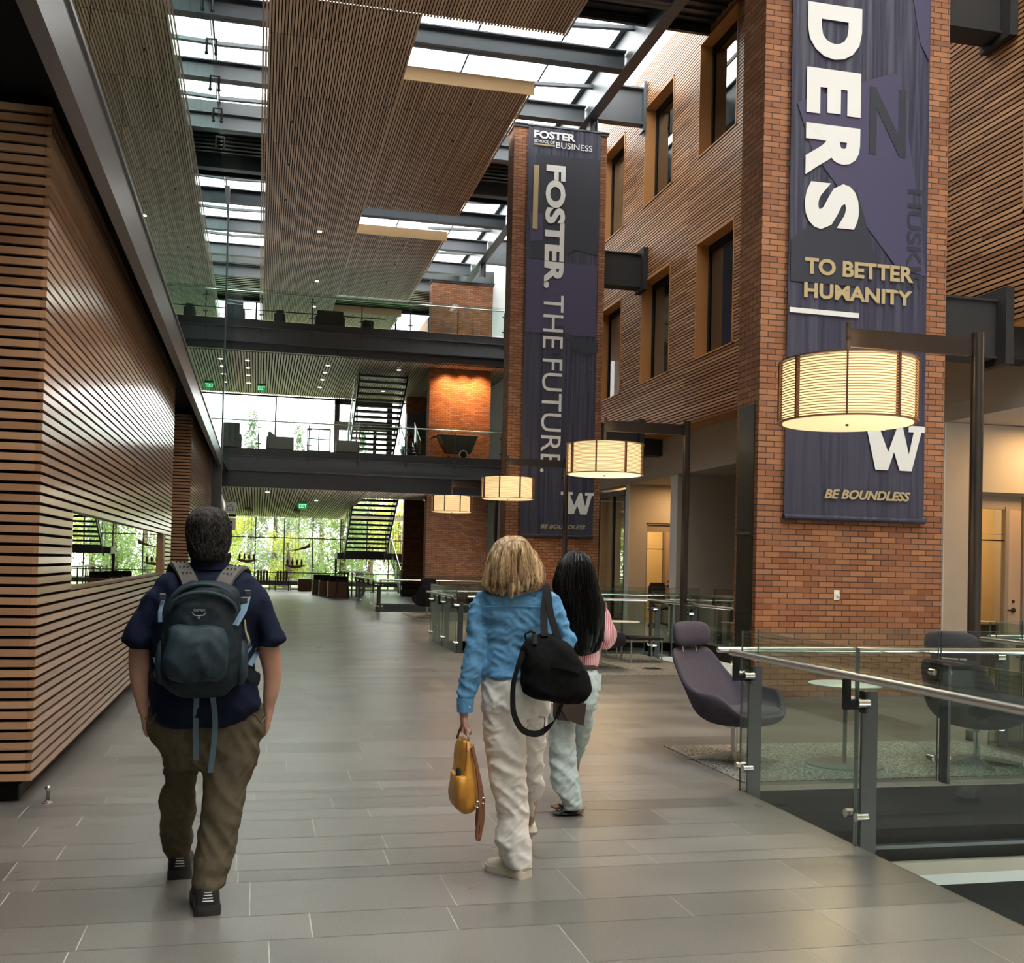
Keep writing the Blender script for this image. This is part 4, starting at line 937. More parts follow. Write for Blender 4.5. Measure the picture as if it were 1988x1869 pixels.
wg = thing('hanging_wing', 'small carved wing hanging in front of the far window', 'sculpture', (1.72, 48.0, 3.6)); mb = MB(); mb.tube([(0, 0, 0), (0, 0, -1.6)], .006, 5); mb.build('wire', M['jamb'], wg, local=True)
mb = MB(); mb.rings([[(-.5 + u, .03*math.cos(a), -1.75 + .25*u*u + .06*w_*math.sin(a)) for a in [2*PI*j/6 for j in range(6)]] for u, w_ in ((0, .1), (.4, .5), (.8, 1.2), (1.0, 1.9))]); mb.build('wing', M['jamb'], wg, local=True)

# ---- exit signs and hanging wayfinding sign
def exit_sign(x, y, z, label):
    t = thing('exit_sign', label, 'exit sign', (x, y, z)); MB().box(-.19, .19, -.012, .012, -.13, .11).build('panel', M['exit'], t, local=True); MB().box(-.17, .17, -.03, .03, .11, .16).build('housing', M['steel_dark'], t, local=True)
    mb = MB(); mb.tube([(-.1, 0, .16), (-.1, 0, .32)], .01, 6); mb.tube([(.1, 0, .16), (.1, 0, .32)], .01, 6); mb.build('hanger', M['steel_dark'], t, local=True)
    vs, fs = text_mesh('EXIT', .03); a = min(v[0] for v in vs); b = max(v[0] for v in vs); c = min(v[1] for v in vs); d = max(v[1] for v in vs)
    mb = MB(); mb.v = [(-.14 + (v[0]-a)/(b-a)*.28, -.0145, -.09 + (v[1]-c)/(d-c)*.15) for v in vs]; mb.f = fs; mb.build('exit_letters', M['exit_txt'], t, local=True)
exit_sign(1.63, 42.0, 3.54, 'green exit sign hanging under the first floor slatted ceiling'); exit_sign(-.02, 43.6, 8.02 + .18, 'green exit sign under the slatted ceiling above the second floor')
sg = thing('elevator_sign', 'square pale elevator pictogram sign beside the steel column above the man', 'sign', (-.95, 38.4, 2.45))
for z0, z1 in ((.57, .96), (0, .42)): MB().box(-.17, .19, -.01, .01, z0, z1).build('sign_plate', M['white_wall'], sg, local=True)
MB().box(-.05, .19, -.012, .012, .46, .54).build('sign_bar', M['black'], sg, local=True)
mb = MB()
for a, b, c, d in ((-.11, .13, .66, .675), (-.11, .13, .805, .82), (-.11, -.095, .66, .82), (.115, .13, .66, .82)): mb.box(a, b, -.014, -.010, c, d)
mb.build('pictogram_frame', M['black'], sg, local=True)
mb = MB(); mb.prism([(-.04, .85), (.0, .85), (-.02, .885)], -.014, -.01); mb.build('up_arrow', M['black'], sg, local=True)
mb = MB(); mb.prism([(.02, .885), (.06, .885), (.04, .85)], -.014, -.01); mb.build('down_arrow', M['black'], sg, local=True)
mb = MB(); mb.box(.06, .085, -.014, -.01, .68, .75); mb.ell((.072, -.012, .775), (.014, .004, .014), 10, 6); mb.build('standing_pictogram', M['black'], sg, local=True)
mb = MB(); mb.tube([(-.06, -.012, .70), (-.035, -.012, .685), (-.01, -.012, .70), (-.015, -.012, .73), (-.045, -.012, .735), (-.05, -.012, .77)], .006, 6); mb.ell((-.05, -.012, .79), (.011, .004, .011), 10, 6); mb.build('wheelchair_pictogram', M['black'], sg, local=True)
vs, fs = text_mesh('?', .03); a = min(v[0] for v in vs); b = max(v[0] for v in vs); c = min(v[1] for v in vs); d = max(v[1] for v in vs)
mb = MB(); mb.v = [(-.06 + (v[0]-a)/(b-a)*.14, -.0125, .10 + (v[1]-c)/(d-c)*.22) for v in vs]; mb.f = fs; mb.build('question_mark', M['black'], sg, local=True)
mb = MB(); mb.box(-.02, 0, -.01, .01, -2.45, .0); mb.box(-.02, 0, -.01, .01, .42, .57); mb.build('sign_post', M['steel'], sg, local=True)
# ---- balcony furniture
def sofa(x, y, z, w_, h, label, cat='sofa', peak=0):
    t = thing('lounge_sofa', label, cat, (x, y, z)); m = M['sofa']
    MB().box(-w_/2, w_/2, -.05, .12, .10, h).build('backrest', m, t, local=True, bevel=.04); MB().box(-w_/2, w_/2, .12, .75, .10, .42).build('seat', m, t, local=True, bevel=.04)
    for s_ in (-1, 1): MB().box(s_*w_/2 - .06, s_*w_/2 + .06, -.02, .75, .10, min(h, .6)).build('arm', m, t, local=True, bevel=.03)
    if peak: MB().hexa([(-w_/2, -.05, h - .05), (-w_/2 + .3, -.05, h - .05), (-w_/2 + .3, .1, h - .05), (-w_/2, .1, h - .05), (-w_/2, -.05, h + peak), (-w_/2 + .1, -.05, h + peak), (-w_/2 + .1, .1, h + peak), (-w_/2, .1, h + peak)]).build('raised_wing', m, t, local=True)
    for a in (-1, 1):
        for b in (.0, .7): MB().box(a*(w_/2 - .08) - .02, a*(w_/2 - .08) + .02, b, b + .04, 0, .10).build('leg', M['chrome'], t, local=True)
    return t
M['sofa'] = mat('slate_blue_upholstery', (.045, .052, .062), .8)
sofa(-1.0, 39.6, 5.30, .55, 1.0, 'tall slate armchair at the left end of the second floor balcony', 'chair'); sofa(.68, 39.6, 5.30, .85, .58, 'slate sofa with one raised wing on the second floor balcony', peak=.16)
sofa(3.1, 39.6, 5.30, .72, .55, 'slate armchair left of the stairs on the second floor balcony', 'chair')
sofa(-1.0, 39.6, 9.78, .55, 1.1, 'tall dark armchair at the left end of the third floor balcony', 'chair'); sofa(2.35, 39.8, 9.78, .95, .80, 'dark high backed sofa in the middle of the third floor balcony')
sofa(.55, 39.9, 9.78, .28, .72, 'narrow dark chair left on the third floor balcony', 'chair'); sofa(3.75, 40.1, 9.78, .3, .62, 'narrow dark chair right of the third floor sofa', 'chair')
ds2 = thing('divider_screen', 'tilted glass divider screen on the second floor balcony', 'screen', (2.05, 39.7, 5.30))
mb = MB(); mb.box(-.42, -.38, -.03, .03, 0, .95); mb.box(.38, .42, -.03, .03, 0, .95); mb.box(-.42, .42, -.03, .03, .90, .95); mb.box(-.42, .42, -.03, .03, .1, .15); mb.box(-.42, .42, -.02, .02, .55, .58); mb.box(-.02, .02, -.02, .02, .1, .9); mb.build('frame', M['steel_dark'], ds2, local=True)
MB().box(-.38, .38, -.005, .005, .15, .9).build('glass_panel', M['glass'], ds2, local=True)
# waste cart
wc = thing('waste_cart', 'dark grey plastic tilt cart on a white wheel beside the far brick pillar', 'cart', (7.1, 39.2, 5.30))
mb = MB(); R = []
for z, a, b, q in ((.22, -.45, .42, .30), (.5, -.62, .52, .36), (.80, -.76, .62, .40), (.86, -.80, .66, .42)): R.append([(a, -q, z), (b, -q, z), (b, q, z), (a, q, z)])
mb.rings(R, caps=False); mb.f.append((3, 2, 1, 0)); o = mb.build('tub', mat('dark_grey_plastic', (.03, .032, .032), .5), wc, local=True); so = o.modifiers.new('s', 'SOLIDIFY'); so.thickness = .02
mb = MB(); mb.tube([(-.80, -.3, .84), (-.98, -.3, .76), (-.98, .3, .76), (-.80, .3, .84)], .02, 8); mb.build('handle', M['black'], wc, local=True)
mb = MB(); mb.lathe(0, 0, [(.16, -.03), (.16, .03), (.13, .03), (.13, -.03)], 24); mb.xf(lambda p: Vector((.12 + p.x, -.36 + p.z, .16 + p.y))); mb.build('wheel', M['white'], wc, local=True)
mb = MB(); mb.lathe(0, 0, [(.05, -.03), (.05, .03)], 12); mb.xf(lambda p: Vector((-.4 + p.x, -.2 + p.z, .06 + p.y))); mb.build('caster', M['black'], wc, local=True)
mb = MB(); mb.tube([(.12, -.36, .16), (.12, .36, .16)], .02, 8); mb.build('axle', M['chrome'], wc, local=True)
mb = MB(); mb.box(-.4, .4, -.25, .25, .3, .7); mb.build('waste_bag', M['black'], wc, local=True, bevel=.1)

# ================================================================ OUTSIDE
M['lawn'] = mat('lawn', (.12, .22, .04), .9, noise=.3, nscale=2)
tag(MB().box(-40, 50, 54.6, 140, -.35, -.3).build('lawn', M['lawn']), 'green lawn outside the far window wall', 'lawn')
def leafmat(name, col, tr=.5):
    m, n, l, b = nmat(name); g = n.new('ShaderNodeNewGeometry'); mr = n.new('ShaderNodeMapRange'); mr.inputs['To Min'].default_value = .6; mr.inputs['To Max'].default_value = 1.35
    s = n.new('ShaderNodeVectorMath'); s.operation = 'SCALE'; s.inputs[0].default_value = col
    l.new(g.outputs['Random Per Island'], mr.inputs[0]); l.new(mr.outputs[0], s.inputs['Scale']); l.new(s.outputs[0], b.inputs['Base Color']); b.inputs['Roughness'].default_value = .6
    t = n.new('ShaderNodeBsdfTranslucent'); l.new(s.outputs[0], t.inputs[0]); x = n.new('ShaderNodeMixShader'); x.inputs[0].default_value = tr
    o = [q for q in n if q.type == 'OUTPUT_MATERIAL'][0]; l.new(b.outputs[0], x.inputs[1]); l.new(t.outputs[0], x.inputs[2]); l.new(x.outputs[0], o.inputs[0]); return m
LM = [leafmat('yellow_green_leaves', (.40, .44, .08)), leafmat('mid_green_leaves', (.26, .36, .12)), leafmat('grey_green_leaves', (.24, .29, .17)), leafmat('conifer_needles', (.12, .17, .08), .3)]
LM = LM
BARK = mat('bark', (.10, .07, .05), .9, noise=.3, nscale=20)
def tree(x, y, h, r, li, label, conifer=False, n=2600, q=.16, z0=-.3):
    t = thing('conifer_tree' if conifer else 'leafy_tree', label, 'tree', (x, y, -.3))
    mb = MB(); mb.tube([(x, y, -.3), (x + .1, y, h*.4), (x, y, h*.8)], [.22, .15, .04], 8); mb.build('trunk', BARK, t)
    rs = random.Random(int(x*31 + y*7 + 1000)); mb = MB()
    bl = [(rs.uniform(-1, 1)*r*.65, rs.uniform(-1, 1)*r*.65, rs.uniform(.12, .9)*h, rs.uniform(.3, .5)*r) for _ in range(16)]
    for _ in range(n):
        if conifer:
            u = rs.random()**.8; zz = h*(1 - u) ; rr = (.12 + .88*u)*r*(.75 + .35*math.sin(u*46)); a = rs.random()*2*PI; s_ = rs.random()**.5
            p = (x + rr*s_*math.cos(a), y + rr*s_*math.sin(a), max(.05, z0 + zz - s_*rr*.25))
        else:
            b = rs.choice(bl); a = rs.random()*2*PI; c = rs.uniform(-1, 1); s_ = math.sqrt(1 - c*c); k = b[3]*rs.uniform(.7, 1.1)
            p = (x + b[0] + k*s_*math.cos(a), y + b[1] + k*s_*math.sin(a), max(.05, z0 + b[2] + k*c*1.15))
        v1 = Vector((rs.gauss(0, 1), rs.gauss(0, 1), rs.gauss(0, 1))).normalized()*q*rs.uniform(.6, 1.3); v2 = Vector((rs.gauss(0, 1), rs.gauss(0, 1), rs.gauss(0, 1))).cross(v1).normalized()*q*.5
        P = Vector(p); k = len(mb.v); mb.v += [tuple(P - v1), tuple(P + v2), tuple(P + v1), tuple(P - v2)]; mb.f.append((k, k+1, k+2, k+3))
    mb.v = [(a, b, max(c, -.25)) for a, b, c in mb.v]; o = mb.build('foliage', LM[li], t)
T = [(-2.2, 60, 5.4, 2.2, 0, 'bright yellow green tree outside behind the man', False, 5200, .10), (.9, 64.5, 6.6, 1.9, 2, 'grey green tree outside, left part of the far window', False, 5200, .10), (1.5, 57.6, 3.0, 1.1, 0, 'low yellow green tree outside above the slat chairs', False, 3600, .07),
     (3.7, 67.2, 7.0, 1.9, 2, 'grey green tree outside, middle of the far window', False, 5200, .10), (4.4, 58.6, 5.4, 1.5, 1, 'mid green tree outside left of the staircase', False, 5200, .08), (7.6, 60, 5.2, 2.0, 0, 'yellow green tree outside behind the staircase', False, 4800, .10),
     (-7, 63, 6, 3.0, 1, 'mid green tree outside at the far left', False, 3000, .14), (11.8, 64, 6, 3.0, 1, 'mid green tree outside at the far right', False, 3000, .14), (7.0, 69.5, 6.5, 2.2, 2, 'grey green tree outside behind the yellow green one by the stairs', False, 4600, .12), (-3.4, 68.5, 6.8, 2.6, 1, 'mid green tree outside behind the leftmost trees', False, 4600, .12), (1.8, 70.6, 7, 2.1, 1, 'mid green tree outside behind the grey green pair', False, 4600, .12)]
for a in T: tree(*a)
tree(-.6, 78, 12.2, 2.6, 3, 'tall conifer with drooping boughs left in the second floor window', True, 2600, .13)
tree(2.9, 86, 12.3, 2.4, 3, 'tall conifer right in the second floor window', True, 2600, .13)
tree(6.8, 74, 11.0, 2.2, 3, 'conifer behind the terrace door frame', True, 2200, .13)
# ---- accent and office lamps
for xx in (6.7, 7.3, 7.9): lamp('SPOT', 'pillar_downlight', (xx, 39.25, 8.68), 170, (1, .50, .20), .1, (math.radians(16), 0, 0), 110, 1)
lamp('AREA', 'alcove_light', (11.3, 13.2, 3.7), 26, (1, .60, .27), .5); lamp('AREA', 'alcove_light', (11.2, 26.8, 3.7), 26, (1, .60, .27), .5)
lamp('POINT', 'office_light', (11.2, 15.4, 3.0), 55, (1, .68, .34), .2); lamp('POINT', 'office_light', (10.9, 29.3, 3.0), 55, (1, .68, .34), .2)
lamp('AREA', 'aisle_light', (9.4, 8, 4.4), 20, (1, .8, .6), .4)
P_ = {}
P_['man_torso'] = [(-0.211,5.000,1.496,0.098,0.060), (-0.207,5.000,1.474,0.124,0.080), (-0.209,5.000,1.454,0.174,0.100), (-0.210,5.000,1.429,0.212,0.120), (-0.208,5.000,1.373,0.248,0.140), (-0.206,5.000,1.306,0.260,0.150), (-0.221,5.000,1.214,0.229,0.160), (-0.222,5.000,1.104,0.221,0.170), (-0.220,5.000,1.031,0.224,0.175), (-0.218,5.000,0.970,0.230,0.180), (-0.211,5.000,0.909,0.235,0.180), (-0.204,5.000,0.865,0.241,0.175), (-0.217,5.000,0.817,0.212,0.165), (-0.229,5.000,0.786,0.177,0.155)]
P_['man_sleeve_l'] = [(-0.365,5.000,1.425,0.035,0.060), (-0.424,5.000,1.370,0.044,0.080), (-0.457,5.000,1.284,0.055,0.090), (-0.476,5.000,1.236,0.064,0.090), (-0.500,5.000,1.163,0.073,0.095), (-0.496,5.000,1.139,0.058,0.092), (-0.487,5.000,1.121,0.043,0.088)]
P_['man_sleeve_r'] = [(-0.052,5.000,1.431,0.036,0.060), (0.004,5.000,1.377,0.042,0.080), (0.030,5.000,1.290,0.049,0.090), (0.051,5.000,1.216,0.060,0.090), (0.070,5.000,1.167,0.068,0.095), (0.061,5.000,1.148,0.058,0.092), (0.052,5.000,1.129,0.045,0.088)]
P_['man_arm_l'] = [(-0.408,5.000,1.394,0.026,0.023), (-0.455,5.004,1.284,0.035,0.031), (-0.473,5.008,1.212,0.038,0.034), (-0.491,5.011,1.120,0.046,0.041), (-0.491,5.015,1.029,0.046,0.041), (-0.489,5.019,0.968,0.039,0.035), (-0.481,5.022,0.907,0.033,0.030), (-0.475,5.026,0.870,0.027,0.024), (-0.467,5.030,0.833,0.026,0.023)]
P_['man_arm_r'] = [(-0.006,5.000,1.401,0.027,0.024), (0.021,5.004,1.290,0.034,0.030), (0.035,5.008,1.216,0.040,0.036), (0.057,5.011,1.129,0.051,0.046), (0.077,5.015,1.029,0.042,0.038), (0.080,5.019,0.966,0.038,0.034), (0.074,5.022,0.904,0.033,0.030), (0.070,5.026,0.866,0.026,0.023), (0.069,5.030,0.829,0.022,0.020)]
P_['pack'] = [(-0.213,4.760,1.425,0.056,0.050), (-0.210,4.760,1.415,0.087,0.080), (-0.206,4.760,1.398,0.118,0.100), (-0.205,4.760,1.369,0.140,0.110), (-0.215,4.760,1.317,0.152,0.120), (-0.219,4.760,1.258,0.157,0.130), (-0.217,4.760,1.200,0.163,0.135), (-0.218,4.760,1.142,0.169,0.140), (-0.219,4.760,1.083,0.171,0.140), (-0.221,4.760,1.031,0.168,0.130), (-0.220,4.760,0.996,0.154,0.120), (-0.222,4.760,0.968,0.129,0.100), (-0.222,4.760,0.938,0.095,0.070)]
P_['man_hips'] = [(-0.202,5.030,0.869,0.245,0.150), (-0.198,5.030,0.811,0.253,0.155), (-0.198,5.030,0.774,0.263,0.155), (-0.198,5.030,0.716,0.247,0.150), (-0.183,5.030,0.652,0.215,0.140), (-0.181,5.030,0.608,0.206,0.120), (-0.182,5.030,0.589,0.202,0.100)]
P_['man_leg_l'] = [(-0.328,5.050,0.714,0.107,0.102), (-0.309,5.094,0.643,0.088,0.084), (-0.309,5.139,0.590,0.082,0.078), (-0.318,5.183,0.497,0.071,0.067), (-0.331,5.228,0.429,0.079,0.075), (-0.329,5.272,0.334,0.082,0.078), (-0.334,5.317,0.237,0.078,0.074), (-0.334,5.361,0.159,0.066,0.062), (-0.331,5.406,0.106,0.054,0.052), (-0.331,5.450,0.057,0.036,0.034)]
P_['man_leg_r'] = [(-0.101,5.020,0.716,0.149,0.127), (-0.096,5.005,0.655,0.128,0.108), (-0.098,4.991,0.613,0.120,0.102), (-0.111,4.976,0.534,0.101,0.091), (-0.116,4.962,0.473,0.093,0.084), (-0.126,4.947,0.383,0.087,0.083), (-0.139,4.933,0.293,0.087,0.082), (-0.147,4.918,0.235,0.085,0.080), (-0.152,4.904,0.190,0.080,0.080), (-0.163,4.889,0.151,0.070,0.070), (-0.166,4.875,0.118,0.071,0.075), (-0.166,4.860,0.091,0.055,0.058)]
P_['w_hair'] = [(1.222,5.160,1.663,0.025,0.030), (1.216,5.157,1.653,0.050,0.060), (1.212,5.153,1.635,0.072,0.085), (1.210,5.150,1.607,0.088,0.105), (1.206,5.147,1.571,0.104,0.115), (1.206,5.143,1.510,0.119,0.115), (1.212,5.140,1.450,0.139,0.105), (1.212,5.137,1.419,0.148,0.090), (1.204,5.133,1.395,0.112,0.070), (1.172,5.130,1.380,0.049,0.050)]
P_['w_torso'] = [(1.257,5.200,1.425,0.082,0.060), (1.258,5.200,1.406,0.145,0.080), (1.256,5.200,1.382,0.199,0.095), (1.256,5.200,1.339,0.213,0.105), (1.258,5.200,1.290,0.205,0.110), (1.259,5.200,1.235,0.186,0.110), (1.261,5.200,1.156,0.173,0.105), (1.259,5.200,1.095,0.170,0.108), (1.257,5.200,1.039,0.172,0.115), (1.261,5.200,1.020,0.174,0.118)]
P_['w_sleeve_l'] = [(1.093,5.200,1.373,0.032,0.031), (1.055,5.196,1.337,0.033,0.031), (1.047,5.191,1.288,0.039,0.038), (1.044,5.187,1.234,0.040,0.038), (1.048,5.182,1.155,0.050,0.048), (1.043,5.178,1.078,0.054,0.051), (1.030,5.173,1.006,0.055,0.052), (1.010,5.169,0.922,0.050,0.047), (0.998,5.164,0.869,0.040,0.038), (0.990,5.160,0.812,0.032,0.031)]
P_['w_sleeve_r'] = [(1.406,5.200,1.397,0.029,0.029), (1.427,5.200,1.378,0.030,0.030), (1.449,5.200,1.341,0.032,0.032), (1.464,5.200,1.292,0.038,0.038), (1.487,5.200,1.219,0.042,0.042), (1.514,5.200,1.151,0.038,0.038), (1.520,5.200,1.122,0.027,0.027)]
P_['w_hips'] = [(1.240,5.200,0.983,0.154,0.120), (1.256,5.200,0.950,0.167,0.135), (1.258,5.200,0.879,0.169,0.140), (1.261,5.200,0.823,0.170,0.130), (1.262,5.200,0.780,0.165,0.100)]
P_['w_leg_l'] = [(1.193,5.200,0.851,0.101,0.091), (1.203,5.198,0.797,0.109,0.098), (1.210,5.196,0.661,0.103,0.092), (1.224,5.193,0.497,0.092,0.082), (1.242,5.191,0.389,0.085,0.080), (1.259,5.189,0.279,0.078,0.074), (1.256,5.187,0.182,0.088,0.079), (1.268,5.184,0.128,0.079,0.071), (1.272,5.182,0.096,0.076,0.072), (1.290,5.180,0.043,0.063,0.063)]
P_['w_leg_r'] = [(1.361,5.250,0.844,0.084,0.075), (1.373,5.291,0.782,0.084,0.076), (1.389,5.332,0.664,0.064,0.061), (1.401,5.373,0.515,0.053,0.059), (1.420,5.414,0.421,0.053,0.064), (1.430,5.456,0.344,0.043,0.060), (1.429,5.497,0.295,0.028,0.051), (1.433,5.538,0.245,0.017,0.041), (1.443,5.579,0.189,0.013,0.036), (1.450,5.620,0.161,0.006,0.017)]
P_['purse'] = [(0.987,5.120,0.682,0.019,0.100), (0.988,5.120,0.655,0.027,0.115), (0.989,5.120,0.623,0.035,0.125), (0.994,5.120,0.548,0.047,0.140), (0.992,5.120,0.506,0.054,0.150), (0.991,5.120,0.453,0.061,0.155), (0.993,5.120,0.410,0.066,0.155), (0.991,5.120,0.379,0.056,0.150), (0.991,5.120,0.357,0.035,0.130), (0.984,5.120,0.345,0.011,0.090)]
P_['bag'] = [(1.341,4.980,1.202,0.014,0.020), (1.333,4.978,1.181,0.070,0.050), (1.349,4.976,1.152,0.107,0.070), (1.361,4.973,1.115,0.134,0.085), (1.378,4.971,1.055,0.150,0.095), (1.391,4.969,0.997,0.161,0.100), (1.398,4.967,0.956,0.168,0.100), (1.406,4.964,0.921,0.161,0.095), (1.425,4.962,0.891,0.116,0.080), (1.459,4.960,0.871,0.060,0.050)]
P_['g_hair'] = [(1.894,6.370,1.615,0.024,0.040), (1.897,6.363,1.598,0.055,0.070), (1.896,6.356,1.571,0.082,0.090), (1.895,6.349,1.530,0.105,0.105), (1.893,6.342,1.477,0.119,0.110), (1.892,6.335,1.409,0.137,0.105), (1.917,6.328,1.303,0.142,0.090), (1.928,6.321,1.191,0.145,0.075), (1.925,6.314,1.078,0.129,0.060), (1.945,6.307,1.010,0.087,0.045), (1.933,6.300,0.978,0.018,0.030)]
P_['g_torso'] = [(1.928,6.400,1.407,0.060,0.050), (1.937,6.400,1.377,0.108,0.070), (1.944,6.400,1.347,0.133,0.085), (1.952,6.400,1.255,0.136,0.100), (1.952,6.400,1.148,0.122,0.105), (1.958,6.400,1.034,0.106,0.100), (1.971,6.400,0.972,0.094,0.100), (1.992,6.400,0.919,0.069,0.100), (1.991,6.400,0.893,0.064,0.095)]
P_['g_sleeve_r'] = [(2.045,6.400,1.349,0.024,0.024), (2.065,6.407,1.302,0.025,0.025), (2.087,6.413,1.256,0.039,0.039), (2.108,6.420,1.179,0.054,0.054), (2.122,6.427,1.110,0.067,0.067), (2.119,6.433,1.047,0.061,0.061), (2.100,6.440,1.004,0.030,0.030)]
P_['g_hips'] = [(1.970,6.400,0.900,0.091,0.100), (1.972,6.400,0.827,0.095,0.120), (1.972,6.400,0.766,0.097,0.125), (1.957,6.400,0.690,0.104,0.120), (1.950,6.400,0.645,0.111,0.100)]
P_['g_leg_l'] = [(1.848,6.400,0.692,0.087,0.083), (1.840,6.394,0.625,0.086,0.082), (1.839,6.389,0.524,0.080,0.076), (1.850,6.383,0.354,0.081,0.077), (1.859,6.377,0.240,0.085,0.080), (1.876,6.371,0.153,0.082,0.077), (1.900,6.366,0.086,0.067,0.064), (1.914,6.360,0.035,0.056,0.053)]
P_['g_leg_r'] = [(1.999,6.420,0.806,0.071,0.071), (2.020,6.475,0.716,0.066,0.066), (2.029,6.530,0.605,0.059,0.059), (2.038,6.585,0.491,0.051,0.051), (2.042,6.640,0.377,0.037,0.037), (2.043,6.695,0.288,0.020,0.020), (2.050,6.750,0.232,0.007,0.007)]
P_['brown'] = [(1.847,6.300,0.675,0.078,0.060), (1.851,6.300,0.638,0.077,0.070), (1.861,6.300,0.605,0.066,0.060), (1.905,6.300,0.562,0.012,0.030)]
# ================================================================ PEOPLE
from mathutils import noise as NZ
def catrows(rows, sub=4):
    out = []
    n = len(rows)
    for i in range(n - 1):
        p = [rows[max(0, i-1)], rows[i], rows[i+1], rows[min(n-1, i+2)]]
        for k in range(sub):
            t = k / sub
            out.append(tuple(.5*((2*p[1][c]) + (-p[0][c] + p[2][c])*t + (2*p[0][c] - 5*p[1][c] + 4*p[2][c] - p[3][c])*t*t + (-p[0][c] + 3*p[1][c] - 3*p[2][c] + p[3][c])*t**3) for c in range(5)))
    out.append(rows[-1]); return out
def loft(mb, rows, n=28, e=.9, sub=4, grow=0.0, cap=True):
    """rows of (x, y, z, half width, half depth): horizontal rounded rings"""
    R = []
    for x, y, z, a, b in catrows(rows, sub):
        a = max(a + grow, .004); b = max(b + grow, .004)
        R.append([(x + a*math.copysign(abs(math.cos(2*PI*j/n))**e, math.cos(2*PI*j/n)), y + b*math.copysign(abs(math.sin(2*PI*j/n))**e, math.sin(2*PI*j/n)), z) for j in range(n)])
    return mb.rings(R, caps=cap)
def thin(rows, k): return [(x, y, z, a*k, b*k) for x, y, z, a, b in rows]
def skin_mesh(name, mb, m, parent, voxel=.009, smooth=3, wr=None, tube=False):
    """fuse overlapping lofts into one continuous surface, then crease it with cloth folds"""
    o = mb.build('tmp', m)
    r = o.modifiers.new('r', 'REMESH'); r.mode = 'VOXEL'; r.voxel_size = voxel; r.use_smooth_shade = True
    if smooth: q = o.modifiers.new('s', 'SMOOTH'); q.iterations = smooth; q.factor = .6
    bpy.context.view_layer.update()
    me = bpy.data.meshes.new_from_object(o.evaluated_get(bpy.context.evaluated_depsgraph_get()))
    bpy.data.objects.remove(o)
    off = parent_origin(parent)
    if wr:
        nn = [v.normal.copy() for v in me.vertices]
        for v, nr in zip(me.vertices, nn): v.co += nr * wr(v.co)
    for v in me.vertices: v.co -= off
    for p in me.polygons: p.use_smooth = True
    me.materials.clear(); me.materials.append(m); me.name = name
    ob = bpy.data.objects.new(name, me); COL.objects.link(ob); ob.parent = parent
    return ob
def folds(amp, sx, sz, seed=0, slant=0.0):
    def f(p):
        a = NZ.noise(Vector((p.x*sx + seed, p.y*sx, (p.z + slant*p.x)*sz)))
        b = NZ.noise(Vector((p.x*sx*2.3 + seed*2, p.y*sx*2.1, (p.z - slant*p.x*1.4)*sz*2.0)))
        return amp * ((1 - abs(a)*2.4) * .75 + (1 - abs(b)*2.2) * .35 - .55)
    return f
def lim(mb, pts, rad, n=16, sub=4):
    rows = [tuple(p) + (r, 0) for p, r in zip(pts, rad)]
    c = catrows(rows, sub); mb.tube([q[:3] for q in c], [q[3] for q in c], n)
    mb.ell(pts[0], (rad[0],)*3, 12, 8); mb.ell(pts[-1], (rad[-1],)*3, 12, 8)
def head(mb, c, yaw, hw=.076, hd=.098, zc=0, zt=.235, nosel=.022):
    """skull with brow, nose, lips, chin and ears; faces +Y before turning by yaw about c (c = chin level centre)"""
    k = len(mb.v)
    prof = [(0, .012, .35, .35), (.02, .022, .62, .55), (.05, .016, .80, .74), (.085, .006, .92, .90), (.12, 0, .98, .98), (.16, -.004, 1.0, 1.0), (.195, -.006, .9, .9), (.22, -.006, .66, .66), (.235, -.006, .25, .25)]
    loft(mb, [(c[0], c[1] + dy, c[2] + z*zt/.235, hw*a, hd*b) for z, dy, a, b in prof], n=24, e=1.0, sub=3)
    mb.ell((c[0], c[1] + hd + .004, c[2] + .088), (.013, .018, .020), 10, 8); mb.ell((c[0], c[1] + hd - .002, c[2] + .112), (.009, .012, .024), 10, 8)
    mb.ell((c[0], c[1] + hd - .016, c[2] + .058), (.024, .013, .007), 12, 6); mb.ell((c[0], c[1] + hd - .018, c[2] + .047), (.020, .013, .007), 12, 6)
    mb.ell((c[0], c[1] + hd - .030, c[2] + .018), (.026, .024, .018), 12, 8)
    for s_ in (-1, 1):
        mb.ell((c[0] + s_*(hw + .002), c[1] - .012, c[2] + .098), (.010, .018, .032), 10, 8); mb.ell((c[0] + s_*.030, c[1] + hd - .022, c[2] + .132), (.022, .012, .008), 10, 6)
    ca, sa = math.cos(yaw), math.sin(yaw)
    for i in range(k, len(mb.v)):
        x, y, z = mb.v[i]; x -= c[0]; y -= c[1]; mb.v[i] = (c[0] + x*ca - y*sa, c[1] + x*sa + y*ca, z)
def eyes(c, yaw, parent, hd=.098):
    ca, sa = math.cos(yaw), math.sin(yaw)
    for s_ in (-.030, .030):
        x, y = s_, hd - .022; P = (c[0] + x*ca - y*sa, c[1] + x*sa + y*ca, c[2] + .117)
        mb = MB(); mb.ell(P, (.0115, .0115, .0115), 12, 8); mb.build('eye', M['eye'], parent, smooth=True)
